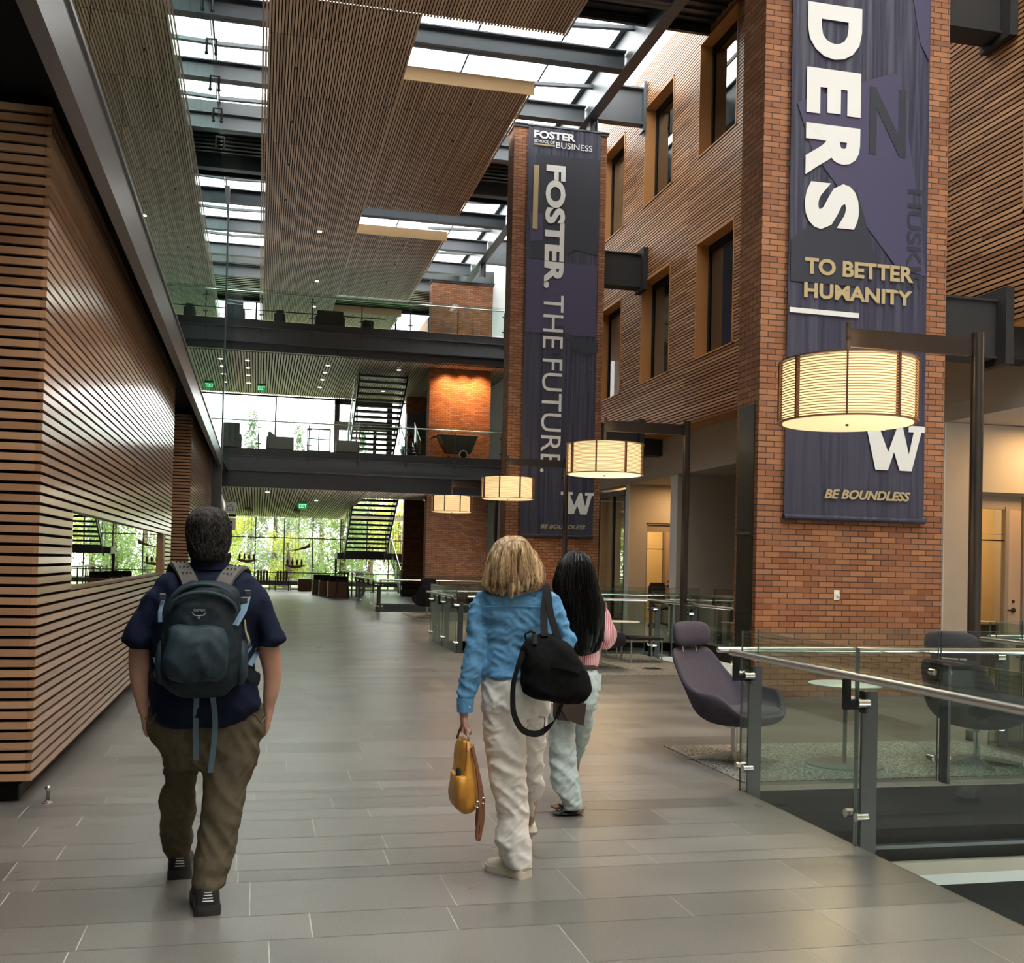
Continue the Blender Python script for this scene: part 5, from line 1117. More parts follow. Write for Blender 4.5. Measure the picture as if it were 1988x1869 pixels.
def fist(mb, w_, d, f, s, L=.17, spread=.019, curl=1.0, thumb=1):
    """palm from wrist w_ along d; f = way the palm looks; s = thumb side; five separate bent digits"""
    w_, d, f, s = Vector(w_), Vector(d).normalized(), Vector(f).normalized(), Vector(s).normalized()
    k = L * .48
    P = []
    for t, hw_, ht in ((-.01, .024, .020), (.02, .030, .018), (k*.6, .038, .016), (k, .040, .014)):
        c = w_ + d*t
        P.append([c + s*(hw_*math.cos(2*PI*j/14)) + f*(ht*math.sin(2*PI*j/14)) for j in range(14)])
    mb.rings(P)
    for i in range(4):
        o = (1.5 - i) * spread; ln = (.072, .078, .072, .058)[i]
        a = w_ + d*k + s*o; r = .0092 - .0006*i
        b1 = a + (d*.85 + f*.4*curl)*ln*.42; b2 = b1 + (d*(.1 - .2*curl) + f*.9*curl)*ln*.32; b3 = b2 + (-d*1.0*curl - f*.05 + d*.5*(1-curl))*ln*.32
        lim(mb, [a - d*.012, a, b1, b2, b3], [r*1.05, r*1.08, r, r*.95, r*.85], 10, 3)
    a = w_ + d*.022 + s*.026
    lim(mb, [a, a + s*.018*thumb + d*.022 + f*.008, a + s*.014*thumb + d*.046 + f*.024, a - s*.002 + d*.060 + f*.034], [.013, .012, .0105, .0085], 10, 3)
def shoe(name, heel, yaw, L, W_, H, m, sole_m, parent, sole=.028, pitch=0):
    ca, sa = math.cos(yaw), math.sin(yaw); cp, sp = math.cos(pitch), math.sin(pitch)
    def tr(x, y, z):
        y2 = y*cp - z*sp; z2 = y*sp + z*cp
        return (heel[0] + x*ca - y2*sa, heel[1] + x*sa + y2*ca, heel[2] + z2)
    st = [(0, .34, .62), (.06, .43, .95), (.2, .42, 1.0), (.38, .38, .92), (.55, .43, .66), (.75, .50, .52), (.9, .44, .42), (1.0, .22, .28)]
    mb = MB(); R = []
    for t, w_, h in catrows([(a, b, c, 0, 0) for a, b, c in st], 3) and [q[:3] for q in catrows([(a, b, c, 0, 0) for a, b, c in st], 3)]:
        R.append([tr(W_*w_*math.cos(a), L*t, sole*.8 + max(0, math.sin(a))**.8 * (H*h) if math.sin(a) > 0 else sole*.8) for a in [2*PI*j/20 for j in range(20)]])
    mb.rings(R); up = mb.build(name, m, parent, smooth=True)
    mb = MB(); R = []
    for t, w_, h in [q[:3] for q in catrows([(a, b, c, 0, 0) for a, b, c in st], 3)]:
        R.append([tr(W_*(w_ + .03)*x, L*(t*1.03 - .015), z) for x, z in ((-1, 0), (1, 0), (1.02, sole*.6), (.98, sole), (-.98, sole), (-1.02, sole*.6))])
    mb.rings(R); mb.build('sole', sole_m, up, smooth=True)
    return up
def streak(name, c1, c2, rough, sc=(60, 60, 1.2), spec=.5):
    m, n, l, b = nmat(name); tc = n.new('ShaderNodeTexCoord'); mp = n.new('ShaderNodeMapping'); mp.inputs['Scale'].default_value = sc
    nz = n.new('ShaderNodeTexNoise'); nz.inputs['Scale'].default_value = 1; nz.inputs['Detail'].default_value = 4
    cr = n.new('ShaderNodeValToRGB'); cr.color_ramp.elements[0].position = .35; cr.color_ramp.elements[0].color = (*c1, 1); cr.color_ramp.elements[1].position = .66; cr.color_ramp.elements[1].color = (*c2, 1)
    bp = n.new('ShaderNodeBump'); bp.inputs['Strength'].default_value = .6; bp.inputs['Distance'].default_value = .01
    l.new(tc.outputs['Object'], mp.inputs[0]); l.new(mp.outputs[0], nz.inputs[0]); l.new(nz.outputs[0], cr.inputs[0]); l.new(cr.outputs[0], b.inputs['Base Color'])
    l.new(nz.outputs[0], bp.inputs['Height']); l.new(bp.outputs[0], b.inputs['Normal']); b.inputs['Roughness'].default_value = rough; b.inputs['Specular IOR Level'].default_value = spec
    return m
def hairlocks(amp, freq, zf, seed, c, drop=0, zb=0):
    def f(p):
        a = math.atan2(p.y - c[1], p.x - c[0])
        v = NZ.noise(Vector((math.cos(a)*freq + seed, math.sin(a)*freq, p.z*zf))) + .5*NZ.noise(Vector((math.cos(a)*freq*2.7, math.sin(a)*freq*2.7 + seed, p.z*zf*1.3)))
        return amp * v
    return f
def strands(name, rows, n, m, parent, z0, z1, ln, rad=.0016, out=.004, seed=1, swirl=.0, arc=(0, 2*PI), lift=0.0, e=1.0):
    """locks of hair lying along a lofted cap: each runs down from a random root"""
    rs = random.Random(seed); R_ = catrows(rows, 6); zs = [q[2] for q in R_]; mb = MB()
    def at(z, a, o):
        i = 0
        while i < len(zs) - 2 and zs[i+1] > z: i += 1
        t = (zs[i] - z) / max(1e-6, zs[i] - zs[i+1]); t = min(1.4, max(0, t)); q = [R_[i][c]*(1-t) + R_[i+1][c]*t for c in range(5)]
        return Vector((q[0] + (max(q[3], .002) + o)*math.copysign(abs(math.cos(a))**e, math.cos(a)), q[1] + (max(q[4], .002) + o)*math.copysign(abs(math.sin(a))**e, math.sin(a)), z))
    for _ in range(n):
        a = rs.uniform(*arc); z = z1 - (z1 - z0) * rs.random()**1.25; L = ln * rs.uniform(.6, 1.25); k = max(4, int(L/.028)); o = rs.uniform(.0, out); w_ = rs.uniform(-1, 1)*swirl; ph = rs.random()*6
        pts = []
        for i in range(k + 1):
            f = i / k; zz = z - L*f
            if zz < z0 - .012: break
            pts.append(at(zz, a + w_*f + .05*math.sin(ph + f*5), o + lift*f*rs.uniform(.5, 1)))
        if len(pts) > 2: mb.tube(pts, [rad*(1 - .75*(i/(len(pts)-1))**2) for i in range(len(pts))], 4)
    o_ = mb.build(name, m, parent, smooth=True); o_['kind'] = 'stuff'; return o_
M['eye'] = mat('eye', (.5, .5, .48), .2)
SKIN = mat('skin', (.42, .235, .165), .5, noise=.08, nscale=25); SKIN2 = mat('fair_skin', (.46, .27, .20), .5, noise=.06, nscale=25); SKIN3 = mat('warm_skin', (.36, .20, .13), .5)
HAIR1 = streak('dark_grey_hair', (.005, .004, .0035), (.034, .029, .025), .7, (110, 110, 40), .25); HAIR2 = streak('blond_hair', (.10, .05, .022), (.56, .38, .20), .42, (60, 60, 3)); HAIR3 = streak('black_hair', (.002, .002, .0025), (.006, .0055, .006), .33, (70, 70, 1.5), .3)
NAVY = mat('navy_cotton', (.0055, .0095, .026), .85, spec=.15, noise=.15, nscale=90, bump=.1); KHAKI = mat('olive_khaki_cotton', (.088, .073, .047), .85, spec=.2, noise=.12, nscale=60, bump=.08)
BLACKSHOE = mat('black_mesh_shoe', (.012, .012, .013), .6, noise=.2, nscale=120); BLACKSOLE = mat('black_rubber_sole', (.022, .022, .024), .5); REFL = mat('reflective_strip', (.8, .8, .8), .3)
LINEN = mat('blue_linen', (.085, .235, .42), .85, noise=.20, nscale=45, bump=.12); WHITE = mat('white_linen', (.74, .715, .68), .85, noise=.07, nscale=30, bump=.1); CREAM = mat('cream_canvas', (.60, .54, .44), .7)
DENIM = mat('pale_denim', (.45, .53, .53), .85, noise=.18, nscale=40, bump=.1)
m_, n, l, b = nmat('pink_striped_cotton'); STRIPE = m_
tc = n.new('ShaderNodeTexCoord'); wv = n.new('ShaderNodeTexWave'); wv.inputs['Scale'].default_value = 26; wv.inputs['Distortion'].default_value = 1.2; wv.inputs['Detail'].default_value = 1; wv.bands_direction = 'X'
cr = n.new('ShaderNodeValToRGB'); cr.color_ramp.elements[0].color = (.42, .10, .12, 1); cr.color_ramp.elements[0].position = .3; cr.color_ramp.elements[1].color = (.68, .45, .44, 1); cr.color_ramp.elements[1].position = .55
l.new(tc.outputs['Object'], wv.inputs[0]); l.new(wv.outputs[0], cr.inputs[0]); l.new(cr.outputs[0], b.inputs['Base Color']); b.inputs['Roughness'].default_value = .8

# ---------------------------------------------------------------- the man
man = thing('person', 'person in navy shirt and olive trousers wearing a backpack, hands in pockets', 'person', (-.2, 5.05, 0))
mb = MB(); hc = (-.205, 5.0, 1.49); yaw = -.35
loft(mb, [(-.205, 4.985, 1.40, .075, .07), (-.207, 4.985, 1.46, .066, .066), (-.207, 4.985, 1.52, .064, .068), (-.207, 4.99, 1.58, .066, .075)])
head(mb, hc, yaw, hw=.079, hd=.098, zt=.235)
loft(mb, [(-.21, 5.0, .84, .15, .10), (-.21, 5.0, 1.0, .16, .11), (-.21, 5.0, 1.2, .17, .11), (-.21, 5.0, 1.36, .17, .09), (-.21, 4.99, 1.42, .09, .07)])
loft(mb, P_['man_arm_l']); loft(mb, P_['man_arm_r'])
fist(mb, P_['man_arm_l'][-1][:3], (.10, .20, -1), (1, .1, .1), (0, 1, .2), curl=.35, L=.16); fist(mb, P_['man_arm_r'][-1][:3], (-.12, .20, -1), (-1, .1, .1), (0, 1, .2), curl=.35, L=.16)
loft(mb, thin(P_['man_leg_l'], .5)); loft(mb, thin(P_['man_leg_r'], .5)); loft(mb, thin(P_['man_hips'], .7))
body = skin_mesh('body', mb, SKIN, man, .0075, 2)
eyes(hc, yaw, body)
mb = MB(); loft(mb, [(-.212, 5.0, 1.742, .02, .03), (-.215, 4.995, 1.730, .058, .07), (-.217, 4.99, 1.70, .080, .100), (-.214, 4.985, 1.66, .090, .108), (-.212, 4.975, 1.61, .090, .104), (-.212, 4.962, 1.57, .082, .092), (-.212, 4.948, 1.535, .072, .076), (-.210, 4.94, 1.515, .062, .06)], n=32, e=1)
hm = skin_mesh('hair', mb, HAIR1, man, .006, 1, lambda p: .008*NZ.noise(Vector((p.x*30, p.y*30, p.z*30))) + .004*NZ.noise(Vector((p.x*80, p.y*80, p.z*80))) + (.006 if p.z > 1.66 else 0))
mh = [(-.212, 5.0, 1.742, .02, .03), (-.215, 4.995, 1.730, .058, .07), (-.217, 4.99, 1.70, .080, .100), (-.214, 4.985, 1.66, .090, .108), (-.212, 4.975, 1.61, .090, .104), (-.212, 4.962, 1.57, .082, .092), (-.212, 4.948, 1.535, .072, .076), (-.210, 4.94, 1.515, .062, .06)]
strands('hair_locks', mh, 1500, HAIR1, man, 1.52, 1.745, .055, .0022, .006, 3, .5, lift=.006)
mb = MB(); ca, sa = math.cos(yaw), math.sin(yaw)
for z, rr in ((1.497, .06), (1.515, .068), (1.535, .074)):
    for j in range(9):
        a = -.3 + j*.47 - .45; x = rr*math.cos(a); y = .018 + .082*math.sin(a); mb.ell((hc[0] + x*ca - y*sa, hc[1] + x*sa + y*ca, z), (.014, .014, .016), 8, 6)
skin_mesh('beard', mb, HAIR1, man, .006, 1)
mb = MB(); loft(mb, P_['man_torso'], n=36, e=.85); loft(mb, P_['man_sleeve_l'], e=.9); loft(mb, P_['man_sleeve_r'], e=.9)
sh = skin_mesh('shirt', mb, NAVY, man, .009, 3, folds(.008, 7, 9, 3, .8))
mb = MB(); loft(mb, [(-.209, 4.985, 1.470, .088, .085), (-.209, 4.985, 1.50, .080, .080), (-.209, 4.985, 1.515, .074, .075)], sub=2); mb.build('collar', NAVY, sh, smooth=True)
mb = MB(); loft(mb, P_['man_hips'], n=36, e=.88); loft(mb, P_['man_leg_l'], e=.9); loft(mb, P_['man_leg_r'], e=.9)
tr_ = skin_mesh('trousers', mb, KHAKI, man, .009, 3, folds(.010, 6, 10, 9, 1.2))
for x, sx in ((-.455, 1), (.055, -1)):
    mb = MB(); mb.tube([(x, 4.955, .82), (x + sx*.02, 4.91, .80), (x + sx*.05, 4.89, .845)], .004, 6); mb.build('pocket_seam', KHAKI, tr_)
for nm, heel, yw, pt in (('shoe', (-.166, 4.80, 0), .10, 0), ('shoe', (-.318, 5.36, .0), .02, 0)):
    s_ = shoe(nm, heel, yw, .30, .122, .105, BLACKSHOE, BLACKSOLE, man, sole=.045)
    mb = MB()
    for i in range(4): mb.box(heel[0] - .022 + i*.002, heel[0] + .022 - i*.002, heel[1] - .004 + i*.001, heel[1] + .012, .062 + i*.012, .066 + i*.012)
    mb.build('reflective_strip', REFL, s_)

# backpack
PK = mat('dark_teal_nylon', (.007, .0145, .021), .65, spec=.25, noise=.2, nscale=60, bump=.12); PK2 = mat('slate_teal_nylon', (.015, .029, .040), .65, spec=.25, noise=.2, nscale=40, bump=.1); WEB = mat('pale_blue_webbing', (.07, .125, .18), .7); PAD = mat('grey_strap_padding', (.075, .068, .060), .8); PDK = mat('strap_holes', (.012, .012, .012), .8)
CLIP = mat('dark_buckle_plastic', (.03, .03, .032), .35)
bp_ = thing('backpack', 'dark teal hiking backpack with grey shoulder straps on the man in the navy shirt', 'backpack', (-.21, 4.76, .95))
mb = MB(); loft(mb, P_['pack'], n=36, e=.75)
main = skin_mesh('pack_body', mb, PK, bp_, .008, 3, folds(.006, 8, 10, 4, .5))
mb = MB(); loft(mb, [(-.235, 4.66, 1.25, .06, .02), (-.235, 4.645, 1.235, .11, .045), (-.232, 4.635, 1.19, .122, .06), (-.235, 4.63, 1.12, .13, .068), (-.238, 4.635, 1.05, .125, .06), (-.24, 4.65, 1.01, .09, .04)], n=32, e=.75)
skin_mesh('front_pocket', mb, PK2, bp_, .007, 2, folds(.007, 9, 9, 8, .6))
mb = MB(); R = []
for a0, z0, rz_, th in ((.150, 1.30, .105, .013),):
    mb.tube([(-.215 + .135*math.cos(t), 4.665 - .028*math.sin(t), 1.295 + .085*math.sin(t)) for t in [PI*.02 + PI*.96*i/20 for i in range(21)]], .010, 8)
mb.build('zip_band', PK2, main, smooth=True)
mb = MB(); mb.tube([(-.213 + .125*math.cos(t), 4.69 - .02*math.sin(t), 1.330 + .082*math.sin(t)) for t in [PI*i/20 for i in range(21)]], .009, 8); mb.build('top_zip_band', PK2, main, smooth=True)
for s_, x in ((-1, -.375), (1, -.055)):
    mb = MB(); loft(mb, [(x, 4.78, 1.17, .018, .06), (x + s_*.004, 4.77, 1.12, .024, .085), (x + s_*.004, 4.77, 1.04, .024, .088), (x - s_*.004, 4.78, .99, .018, .07)], n=20, e=.7); skin_mesh('side_pocket', mb, PK2, bp_, .007, 2)
for s_ in (-1, 1):
    pts = [(-.21 + s_*.060, 4.83, 1.385), (-.21 + s_*.085, 4.88, 1.445), (-.21 + s_*.125, 4.97, 1.490 - .006*s_), (-.21 + s_*.150, 5.07, 1.455), (-.21 + s_*.155, 5.13, 1.36), (-.21 + s_*.16, 5.12, 1.2)]
    rows = catrows([p + (0, 0) for p in pts], 5); mb = MB(); R = []
    for i, q in enumerate(rows):
        t = Vector(rows[min(i+1, len(rows)-1)][:3]) - Vector(rows[max(i-1, 0)][:3]); t.normalize(); side = Vector((1, .25*s_, 0)); side = (side - t*side.dot(t)).normalized(); up = side.cross(t).normalized(); c = Vector(q[:3])
        R.append([c + side*a + up*b_ for a, b_ in ((-.036, -.006), (-.03, .008), (.03, .008), (.036, -.006), (.03, -.010), (-.03, -.010))])
    mb.rings(R); st = mb.build('shoulder_strap', PAD, bp_, smooth=True)
    for i in range(3):
        for j in range(3):
            q = Vector(rows[5 + i*2][:3]); mb = MB(); mb.ell((q.x - .016 + j*.016, q.y - .004, q.z + .012), (.004, .004, .003), 8, 5); mb.build('strap_hole', PDK, st)
    mb = MB(); mb.tube([(-.21 + s_*.155, 5.12, 1.2), (-.21 + s_*.23, 5.02, 1.12), (-.21 + s_*.19, 4.84, 1.06)], .012, 6, flat=(1, .25)); mb.build('lower_strap', WEB, bp_)
mb = MB(); mb.tube([(-.04, 4.80, 1.36), (-.055, 4.72, 1.30), (-.085, 4.665, 1.245)], .017, 6, flat=(1, .2)); mb.build('compression_strap', WEB, bp_)
mb = MB(); mb.tube([(-.385, 4.80, 1.34), (-.392, 4.76, 1.29), (-.388, 4.74, 1.25)], .009, 6, flat=(1, .3)); mb.build('compression_strap', WEB, bp_)
mb = MB(); mb.tube([(-.045, 4.78, 1.10), (-.02, 4.80, 1.14), (-.035, 4.82, 1.20)], .012, 6, flat=(1, .2)); mb.build('side_strap', WEB, bp_)
for P, w_ in (((-.052, 4.765, 1.345), .016), ((-.038, 4.80, 1.375), .014), ((-.385, 4.78, 1.355), .014), ((-.04, 4.76, 1.03), .014), ((-.40, 4.78, 1.03), .012)):
    MB().box(P[0] - w_, P[0] + w_, P[1] - .008, P[1] + .008, P[2] - .014, P[2] + .014).build('buckle', CLIP, bp_, bevel=.004)
mb = MB(); mb.tube([(-.045, 4.72, 1.265), (-.040, 4.715, 1.22), (-.025, 4.71, 1.175), (-.028, 4.715, 1.16)], .005, 6); mb.build('pull_cord', mat('olive_cord', (.30, .28, .14), .8), bp_)
mb = MB(); mb.tube([(-.40, 4.86, 1.03), (-.43, 4.93, .99), (-.44, 5.02, .965)], .03, 8, flat=(.25, 1)); mb.build('hip_belt', PK, bp_); mb = MB(); mb.tube([(-.04, 4.86, 1.03), (0, 4.93, 1.0), (.02, 5.02, .98)], .03, 8, flat=(.25, 1)); mb.build('hip_belt', PK, bp_)
for pts in ([(-.236, 4.80, .93), (-.238, 4.835, .84), (-.236, 4.84, .74), (-.233, 4.845, .655)], [(-.17, 4.80, .93), (-.160, 4.83, .85), (-.158, 4.835, .76), (-.172, 4.84, .60)]):
    mb = MB(); rows = catrows([p + (0, 0) for p in pts], 4); R = [[(q[0] + a, q[1] + b_, q[2]) for a, b_ in ((-.0115, -.0015), (.0115, -.0015), (.0115, .0015), (-.0115, .0015))] for q in rows]; mb.rings(R); mb.build('hanging_strap', WEB, bp_)
mb = MB(); mb.tube([(-.275, 4.72, 1.008), (-.25, 4.69, .998), (-.222, 4.69, .996)], .006, 6); mb.build('reflective_tab', mat('pale_tab', (.5, .42, .36), .5), bp_)
GR = mat('grey_print', (.20, .22, .23), .5)
vs, fs = text_mesh('OSPREY', .01); a = min(v[0] for v in vs); b_ = max(v[0] for v in vs); c = min(v[1] for v in vs); d = max(v[1] for v in vs)
mb = MB(); mb.v = [(-.250 + (v[0]-a)/(b_-a)*.05, 4.621, 1.303 + (v[1]-c)/(d-c)*.010) for v in vs]; mb.f = fs; o = mb.build('brand_word', GR, main); so = o.modifiers.new('s', 'SOLIDIFY'); so.thickness = .006; so.offset = 0
mb = MB(); mb.tube([(-.256, 4.625, 1.299), (-.245, 4.621, 1.287), (-.228, 4.619, 1.284), (-.208, 4.621, 1.288), (-.198, 4.625, 1.300)], [.001, .0025, .0035, .0025, .001], 6); mb.ell((-.228, 4.619, 1.276), (.005, .003, .004), 8, 5); mb.build('bird_mark', GR, main)

# ---------------------------------------------------------------- the blond woman
wo_ = thing('person', 'person with shoulder length blond hair in a blue shirt and white trousers walking away', 'person', (1.25, 5.2, 0))
hc = (1.222, 5.19, 1.418)
mb = MB(); loft(mb, [(1.228, 5.18, 1.32, .065, .06), (1.226, 5.18, 1.40, .055, .055), (1.223, 5.185, 1.48, .053, .06)]); head(mb, hc, .1, hw=.070, hd=.090, zt=.225)
loft(mb, [(1.255, 5.2, .95, .13, .08), (1.255, 5.2, 1.1, .13, .08), (1.255, 5.2, 1.3, .16, .08), (1.24, 5.19, 1.37, .08, .06)])
loft(mb, [(a, b_, c, d*.72, e*.72) for a, b_, c, d, e in P_['w_sleeve_l']]); loft(mb, [(a, b_, c, d*.72, e*.72) for a, b_, c, d, e in P_['w_sleeve_r']])
lim(mb, [(1.52, 5.2, 1.13), (1.48, 5.36, 1.17), (1.40, 5.42, 1.24)], [.035, .030, .024]); fist(mb, (1.40, 5.42, 1.24), (-.5, .1, .6), (0, -1, 0), (-.6, 0, .5), curl=.9, L=.15, thumb=1)
lim(mb, [(.993, 5.165, .84), (.993, 5.165, .80)], [.026, .024]); fist(mb, (.993, 5.165, .80), (0.03, 0, -1), (1, 0, 0), (0, 1, 0), curl=.95, L=.155)
loft(mb, thin(P_['w_leg_l'], .5)); loft(mb, thin(P_['w_leg_r'][:-3], .5)); loft(mb, thin(P_['w_hips'], .75)); lim(mb, [P_['w_leg_r'][-4][:3], (1.45, 5.62, .16)], [.03, .028])
bd = skin_mesh('body', mb, SKIN2, wo_, .007, 2); eyes(hc, .1, bd, .090)
mb = MB(); loft(mb, P_['w_hair'], n=40, e=.95)
for k, (x, y, z) in enumerate(((1.115, 5.12, 1.40), (1.15, 5.075, 1.375), (1.185, 5.055, 1.37), (1.225, 5.05, 1.385), (1.27, 5.06, 1.40), (1.32, 5.09, 1.415), (1.365, 5.13, 1.425), (1.345, 5.17, 1.44))): lim(mb, [(x*.6 + 1.222*.4, y + .03, z + .14), (x*.9 + .1222, y + .01, z + .06), (x, y, z)], [.035, .030, .010], 10)
skin_mesh('hair', mb, HAIR2, wo_, .0065, 2, hairlocks(.008, 9, 4, 2, hc))
strands('hair_locks', P_['w_hair'], 1500, HAIR2, wo_, 1.385, 1.665, .17, .0019, .007, 5, .35, e=.95)
mb = MB(); loft(mb, P_['w_torso'] + [(1.262, 5.2, .982, .180, .140), (1.262, 5.2, .968, .176, .140)], n=36, e=.88); loft(mb, P_['w_sleeve_l']); loft(mb, P_['w_sleeve_r']); lim(mb, [(1.515, 5.2, 1.15), (1.51, 5.25, 1.14), (1.48, 5.34, 1.165)], [.052, .048, .042])
bl_ = skin_mesh('shirt', mb, LINEN, wo_, .0075, 2, folds(.010, 10, 22, 5, .35))
mb = MB(); loft(mb, [(.998, 5.16, .872, .042, .040), (.998, 5.16, .84, .041, .039), (.997, 5.16, .806, .038, .036)], sub=2); mb.build('cuff', LINEN, bl_, smooth=True)
mb = MB(); mb.tube([(1.075, 5.115, 1.318), (1.16, 5.09, 1.322), (1.26, 5.085, 1.323), (1.36, 5.09, 1.320), (1.44, 5.115, 1.312)], .0035, 6); mb.build('yoke_seam', LINEN, bl_)
mb = MB(); mb.ell((1.012, 5.125, .835), (.006, .004, .006), 10, 6); mb.build('cuff_button', CREAM, bl_)
mb = MB(); loft(mb, [(1.258, 5.2, 1.02, .140, .090)] + P_['w_hips'][1:], n=36, e=.9); loft(mb, P_['w_leg_l']); loft(mb, P_['w_leg_r'])
wt = skin_mesh('trousers', mb, WHITE, wo_, .0075, 2, folds(.0125, 8, 15, 11, .45))
mb = MB(); mb.tube([(1.345, 5.075, .79), (1.372, 5.072, .79), (1.376, 5.075, .77), (1.372, 5.08, .70)], .003, 6); mb.build('pocket_seam', mat('grey_stitch', (.2, .19, .18), .8), wt)
shoe('shoe', (1.315, 5.13, .0), .62, .25, .098, .075, CREAM, CREAM, wo_, sole=.032); shoe('shoe', (1.452, 5.60, .10), 0, .25, .09, .075, CREAM, CREAM, wo_, sole=.03, pitch=-.45)
# her black shoulder bag
BK = mat('black_canvas', (.0035, .0035, .004), .85, spec=.12, noise=.3, nscale=50, bump=.2); BKW = mat('black_webbing', (.006, .006, .0065), .8, spec=.15)
bg_ = thing('shoulder_bag', 'large black canvas tote bag hanging from the right shoulder of the blond woman', 'bag', (1.37, 4.97, .86))
mb = MB(); loft(mb, P_['bag'], n=36, e=.7); bb = skin_mesh('bag_body', mb, BK, bg_, .008, 2, folds(.010, 6, 9, 21, .5))
def ribbon(pts, w_, th, side=(1, 0, 0), sub=4):
    rows = [Vector(q[:3]) for q in catrows([tuple(p) + (0, 0) for p in pts], sub)]; R = []
    for i, c in enumerate(rows):
        t = (rows[min(i+1, len(rows)-1)] - rows[max(i-1, 0)]).normalized(); s_ = Vector(side); s_ = (s_ - t*s_.dot(t)).normalized(); u = s_.cross(t)
        R.append([c + s_*a + u*b_ for a, b_ in ((-w_, -th), (w_, -th), (w_, th), (-w_, th))])
    return MB().rings(R)
ribbon([(1.325, 4.93, 1.19), (1.345, 5.02, 1.30), (1.372, 5.085, 1.40), (1.385, 5.17, 1.435), (1.40, 5.28, 1.40), (1.39, 5.33, 1.25)], .017, .003).build('shoulder_strap', BKW, bg_, smooth=True)
ribbon([(1.40, 4.94, 1.165), (1.375, 5.01, 1.29), (1.378, 5.08, 1.39), (1.39, 5.17, 1.43), (1.42, 5.28, 1.39), (1.42, 5.33, 1.25)], .017, .003).build('shoulder_strap', BKW, bg_, smooth=True)
ribbon([(1.225, 4.93, 1.12), (1.195, 4.905, 1.05), (1.175, 4.90, .98), (1.172, 4.90, .90), (1.18, 4.90, .83), (1.215, 4.91, .765), (1.26, 4.92, .738), (1.31, 4.93, .735), (1.36, 4.94, .765), (1.40, 4.95, .81), (1.425, 4.955, .87)], .015, .0025, (.6, .4, .6)).build('long_strap', BKW, bg_, smooth=True)
ribbon([(1.345, 4.868, 1.065), (1.40, 4.855, 1.06), (1.455, 4.862, 1.045), (1.49, 4.885, 1.035)], .016, .003, (0, 0, 1)).build('side_handle', BKW, bg_, smooth=True)
mb = MB(); mb.tube([(1.235, 4.92, 1.175), (1.225, 4.91, 1.20), (1.25, 4.905, 1.215), (1.275, 4.91, 1.205)], .006, 6); mb.build('strap_loop', BKW, bg_)
MB().box(1.265, 1.285, 4.905, 4.92, 1.155, 1.20).build('buckle', CLIP, bg_)
# brown bag beyond, on the dark haired woman
BRN = mat('dark_brown_leather', (.028, .017, .010), .5, noise=.2, nscale=40)
bw = thing('shoulder_bag', 'small dark brown leather bag hanging below the black tote, carried by the dark haired woman', 'bag', (1.85, 6.3, .58))
MB().xf(lambda p: p)
mb = MB(); mb.hexa([(1.765, 6.24, .60), (1.925, 6.24, .585), (1.925, 6.34, .585), (1.765, 6.34, .60), (1.765, 6.24, .76), (1.945, 6.24, .76), (1.945, 6.34, .76), (1.765, 6.34, .76)]); mb.build('bag_body', BRN, bw, bevel=.015)
mb = MB(); mb.hexa([(1.83, 6.228, .60), (1.93, 6.228, .565), (1.93, 6.238, .565), (1.83, 6.238, .60), (1.77, 6.228, .70), (1.945, 6.228, .70), (1.945, 6.238, .70), (1.77, 6.238, .70)]); mb.build('flap', BRN, bw)
ribbon([(1.79, 6.28, .74), (1.80, 6.255, 1.0), (1.87, 6.29, 1.30), (1.92, 6.36, 1.385)], .008, .003).build('strap', BRN, bw)
# yellow backpack purse
YL = mat('mustard_leather', (.46, .205, .022), .42, noise=.10, nscale=30); TAN = mat('tan_brown_leather', (.16, .06, .03), .4)
pu = thing('purse', 'mustard yellow leather purse with brown straps held in the blond woman\'s left hand', 'bag', (.985, 5.12, .35))
mb = MB(); loft(mb, P_['purse'], n=32, e=.75); pb = skin_mesh('purse_body', mb, YL, pu, .006, 2, folds(.004, 9, 7, 6, .2))
mb = MB(); loft(mb, [(.956, 5.06, .532, .029, .10), (.953, 5.05, .50, .031, .105), (.954, 5.05, .44, .032, .105), (.960, 5.06, .385, .030, .09), (.968, 5.07, .365, .018, .07)], n=28, e=.6); skin_mesh('side_pocket', mb, YL, pu, .005, 1)
mb = MB(); loft(mb, [(.942, 5.0, .568, .009, .010), (.942, 5.0, .55, .013, .014), (.942, 5.0, .50, .013, .014)], n=12); mb.build('black_case', BLACKSHOE, pu, smooth=True)
mb = MB(); mb.tube([(.979, 5.005, .685), (.977, 4.985, .62), (.968, 4.972, .56)], .0035, 6); mb.build('front_seam', TAN, pu)
for x, x2 in ((.970, .985), (.998, .993)):
    ribbon([(x, 5.06, .67), (x, 5.075, .71), (x2, 5.13, .735), (x2, 5.165, .738), (x2, 5.20, .72), (x, 5.21, .67)], .005, .003).build('handle', TAN, pu, smooth=True)
ribbon([(1.005, 5.0, .66), (1.022, 4.975, .58), (1.034, 4.965, .50), (1.040, 4.96, .42), (1.038, 4.96, .34), (1.030, 4.965, .27), (1.040, 4.97, .235), (1.052, 4.985, .27), (1.052, 4.99, .34), (1.050, 5.0, .40)], .009, .003, (.8, .6, 0)).build('strap', TAN, pu, smooth=True)
ribbon([(1.015, 5.05, .66), (1.04, 5.03, .55), (1.062, 5.02, .44), (1.070, 5.02, .36), (1.066, 5.02, .29), (1.055, 5.03, .25), (1.045, 5.04, .30), (1.048, 5.04, .38)], .009, .003, (.8, .6, 0)).build('strap', TAN, pu, smooth=True)
for P in ((1.028, 4.955, .405), (1.066, 5.01, .41)):
    mb = MB(); mb.tube([(P[0] + .009*math.cos(t), P[1], P[2] + .014*math.sin(t)) for t in [2*PI*i/10 for i in range(11)]], .003, 6); mb.build('clasp', M['chrome'], pu)
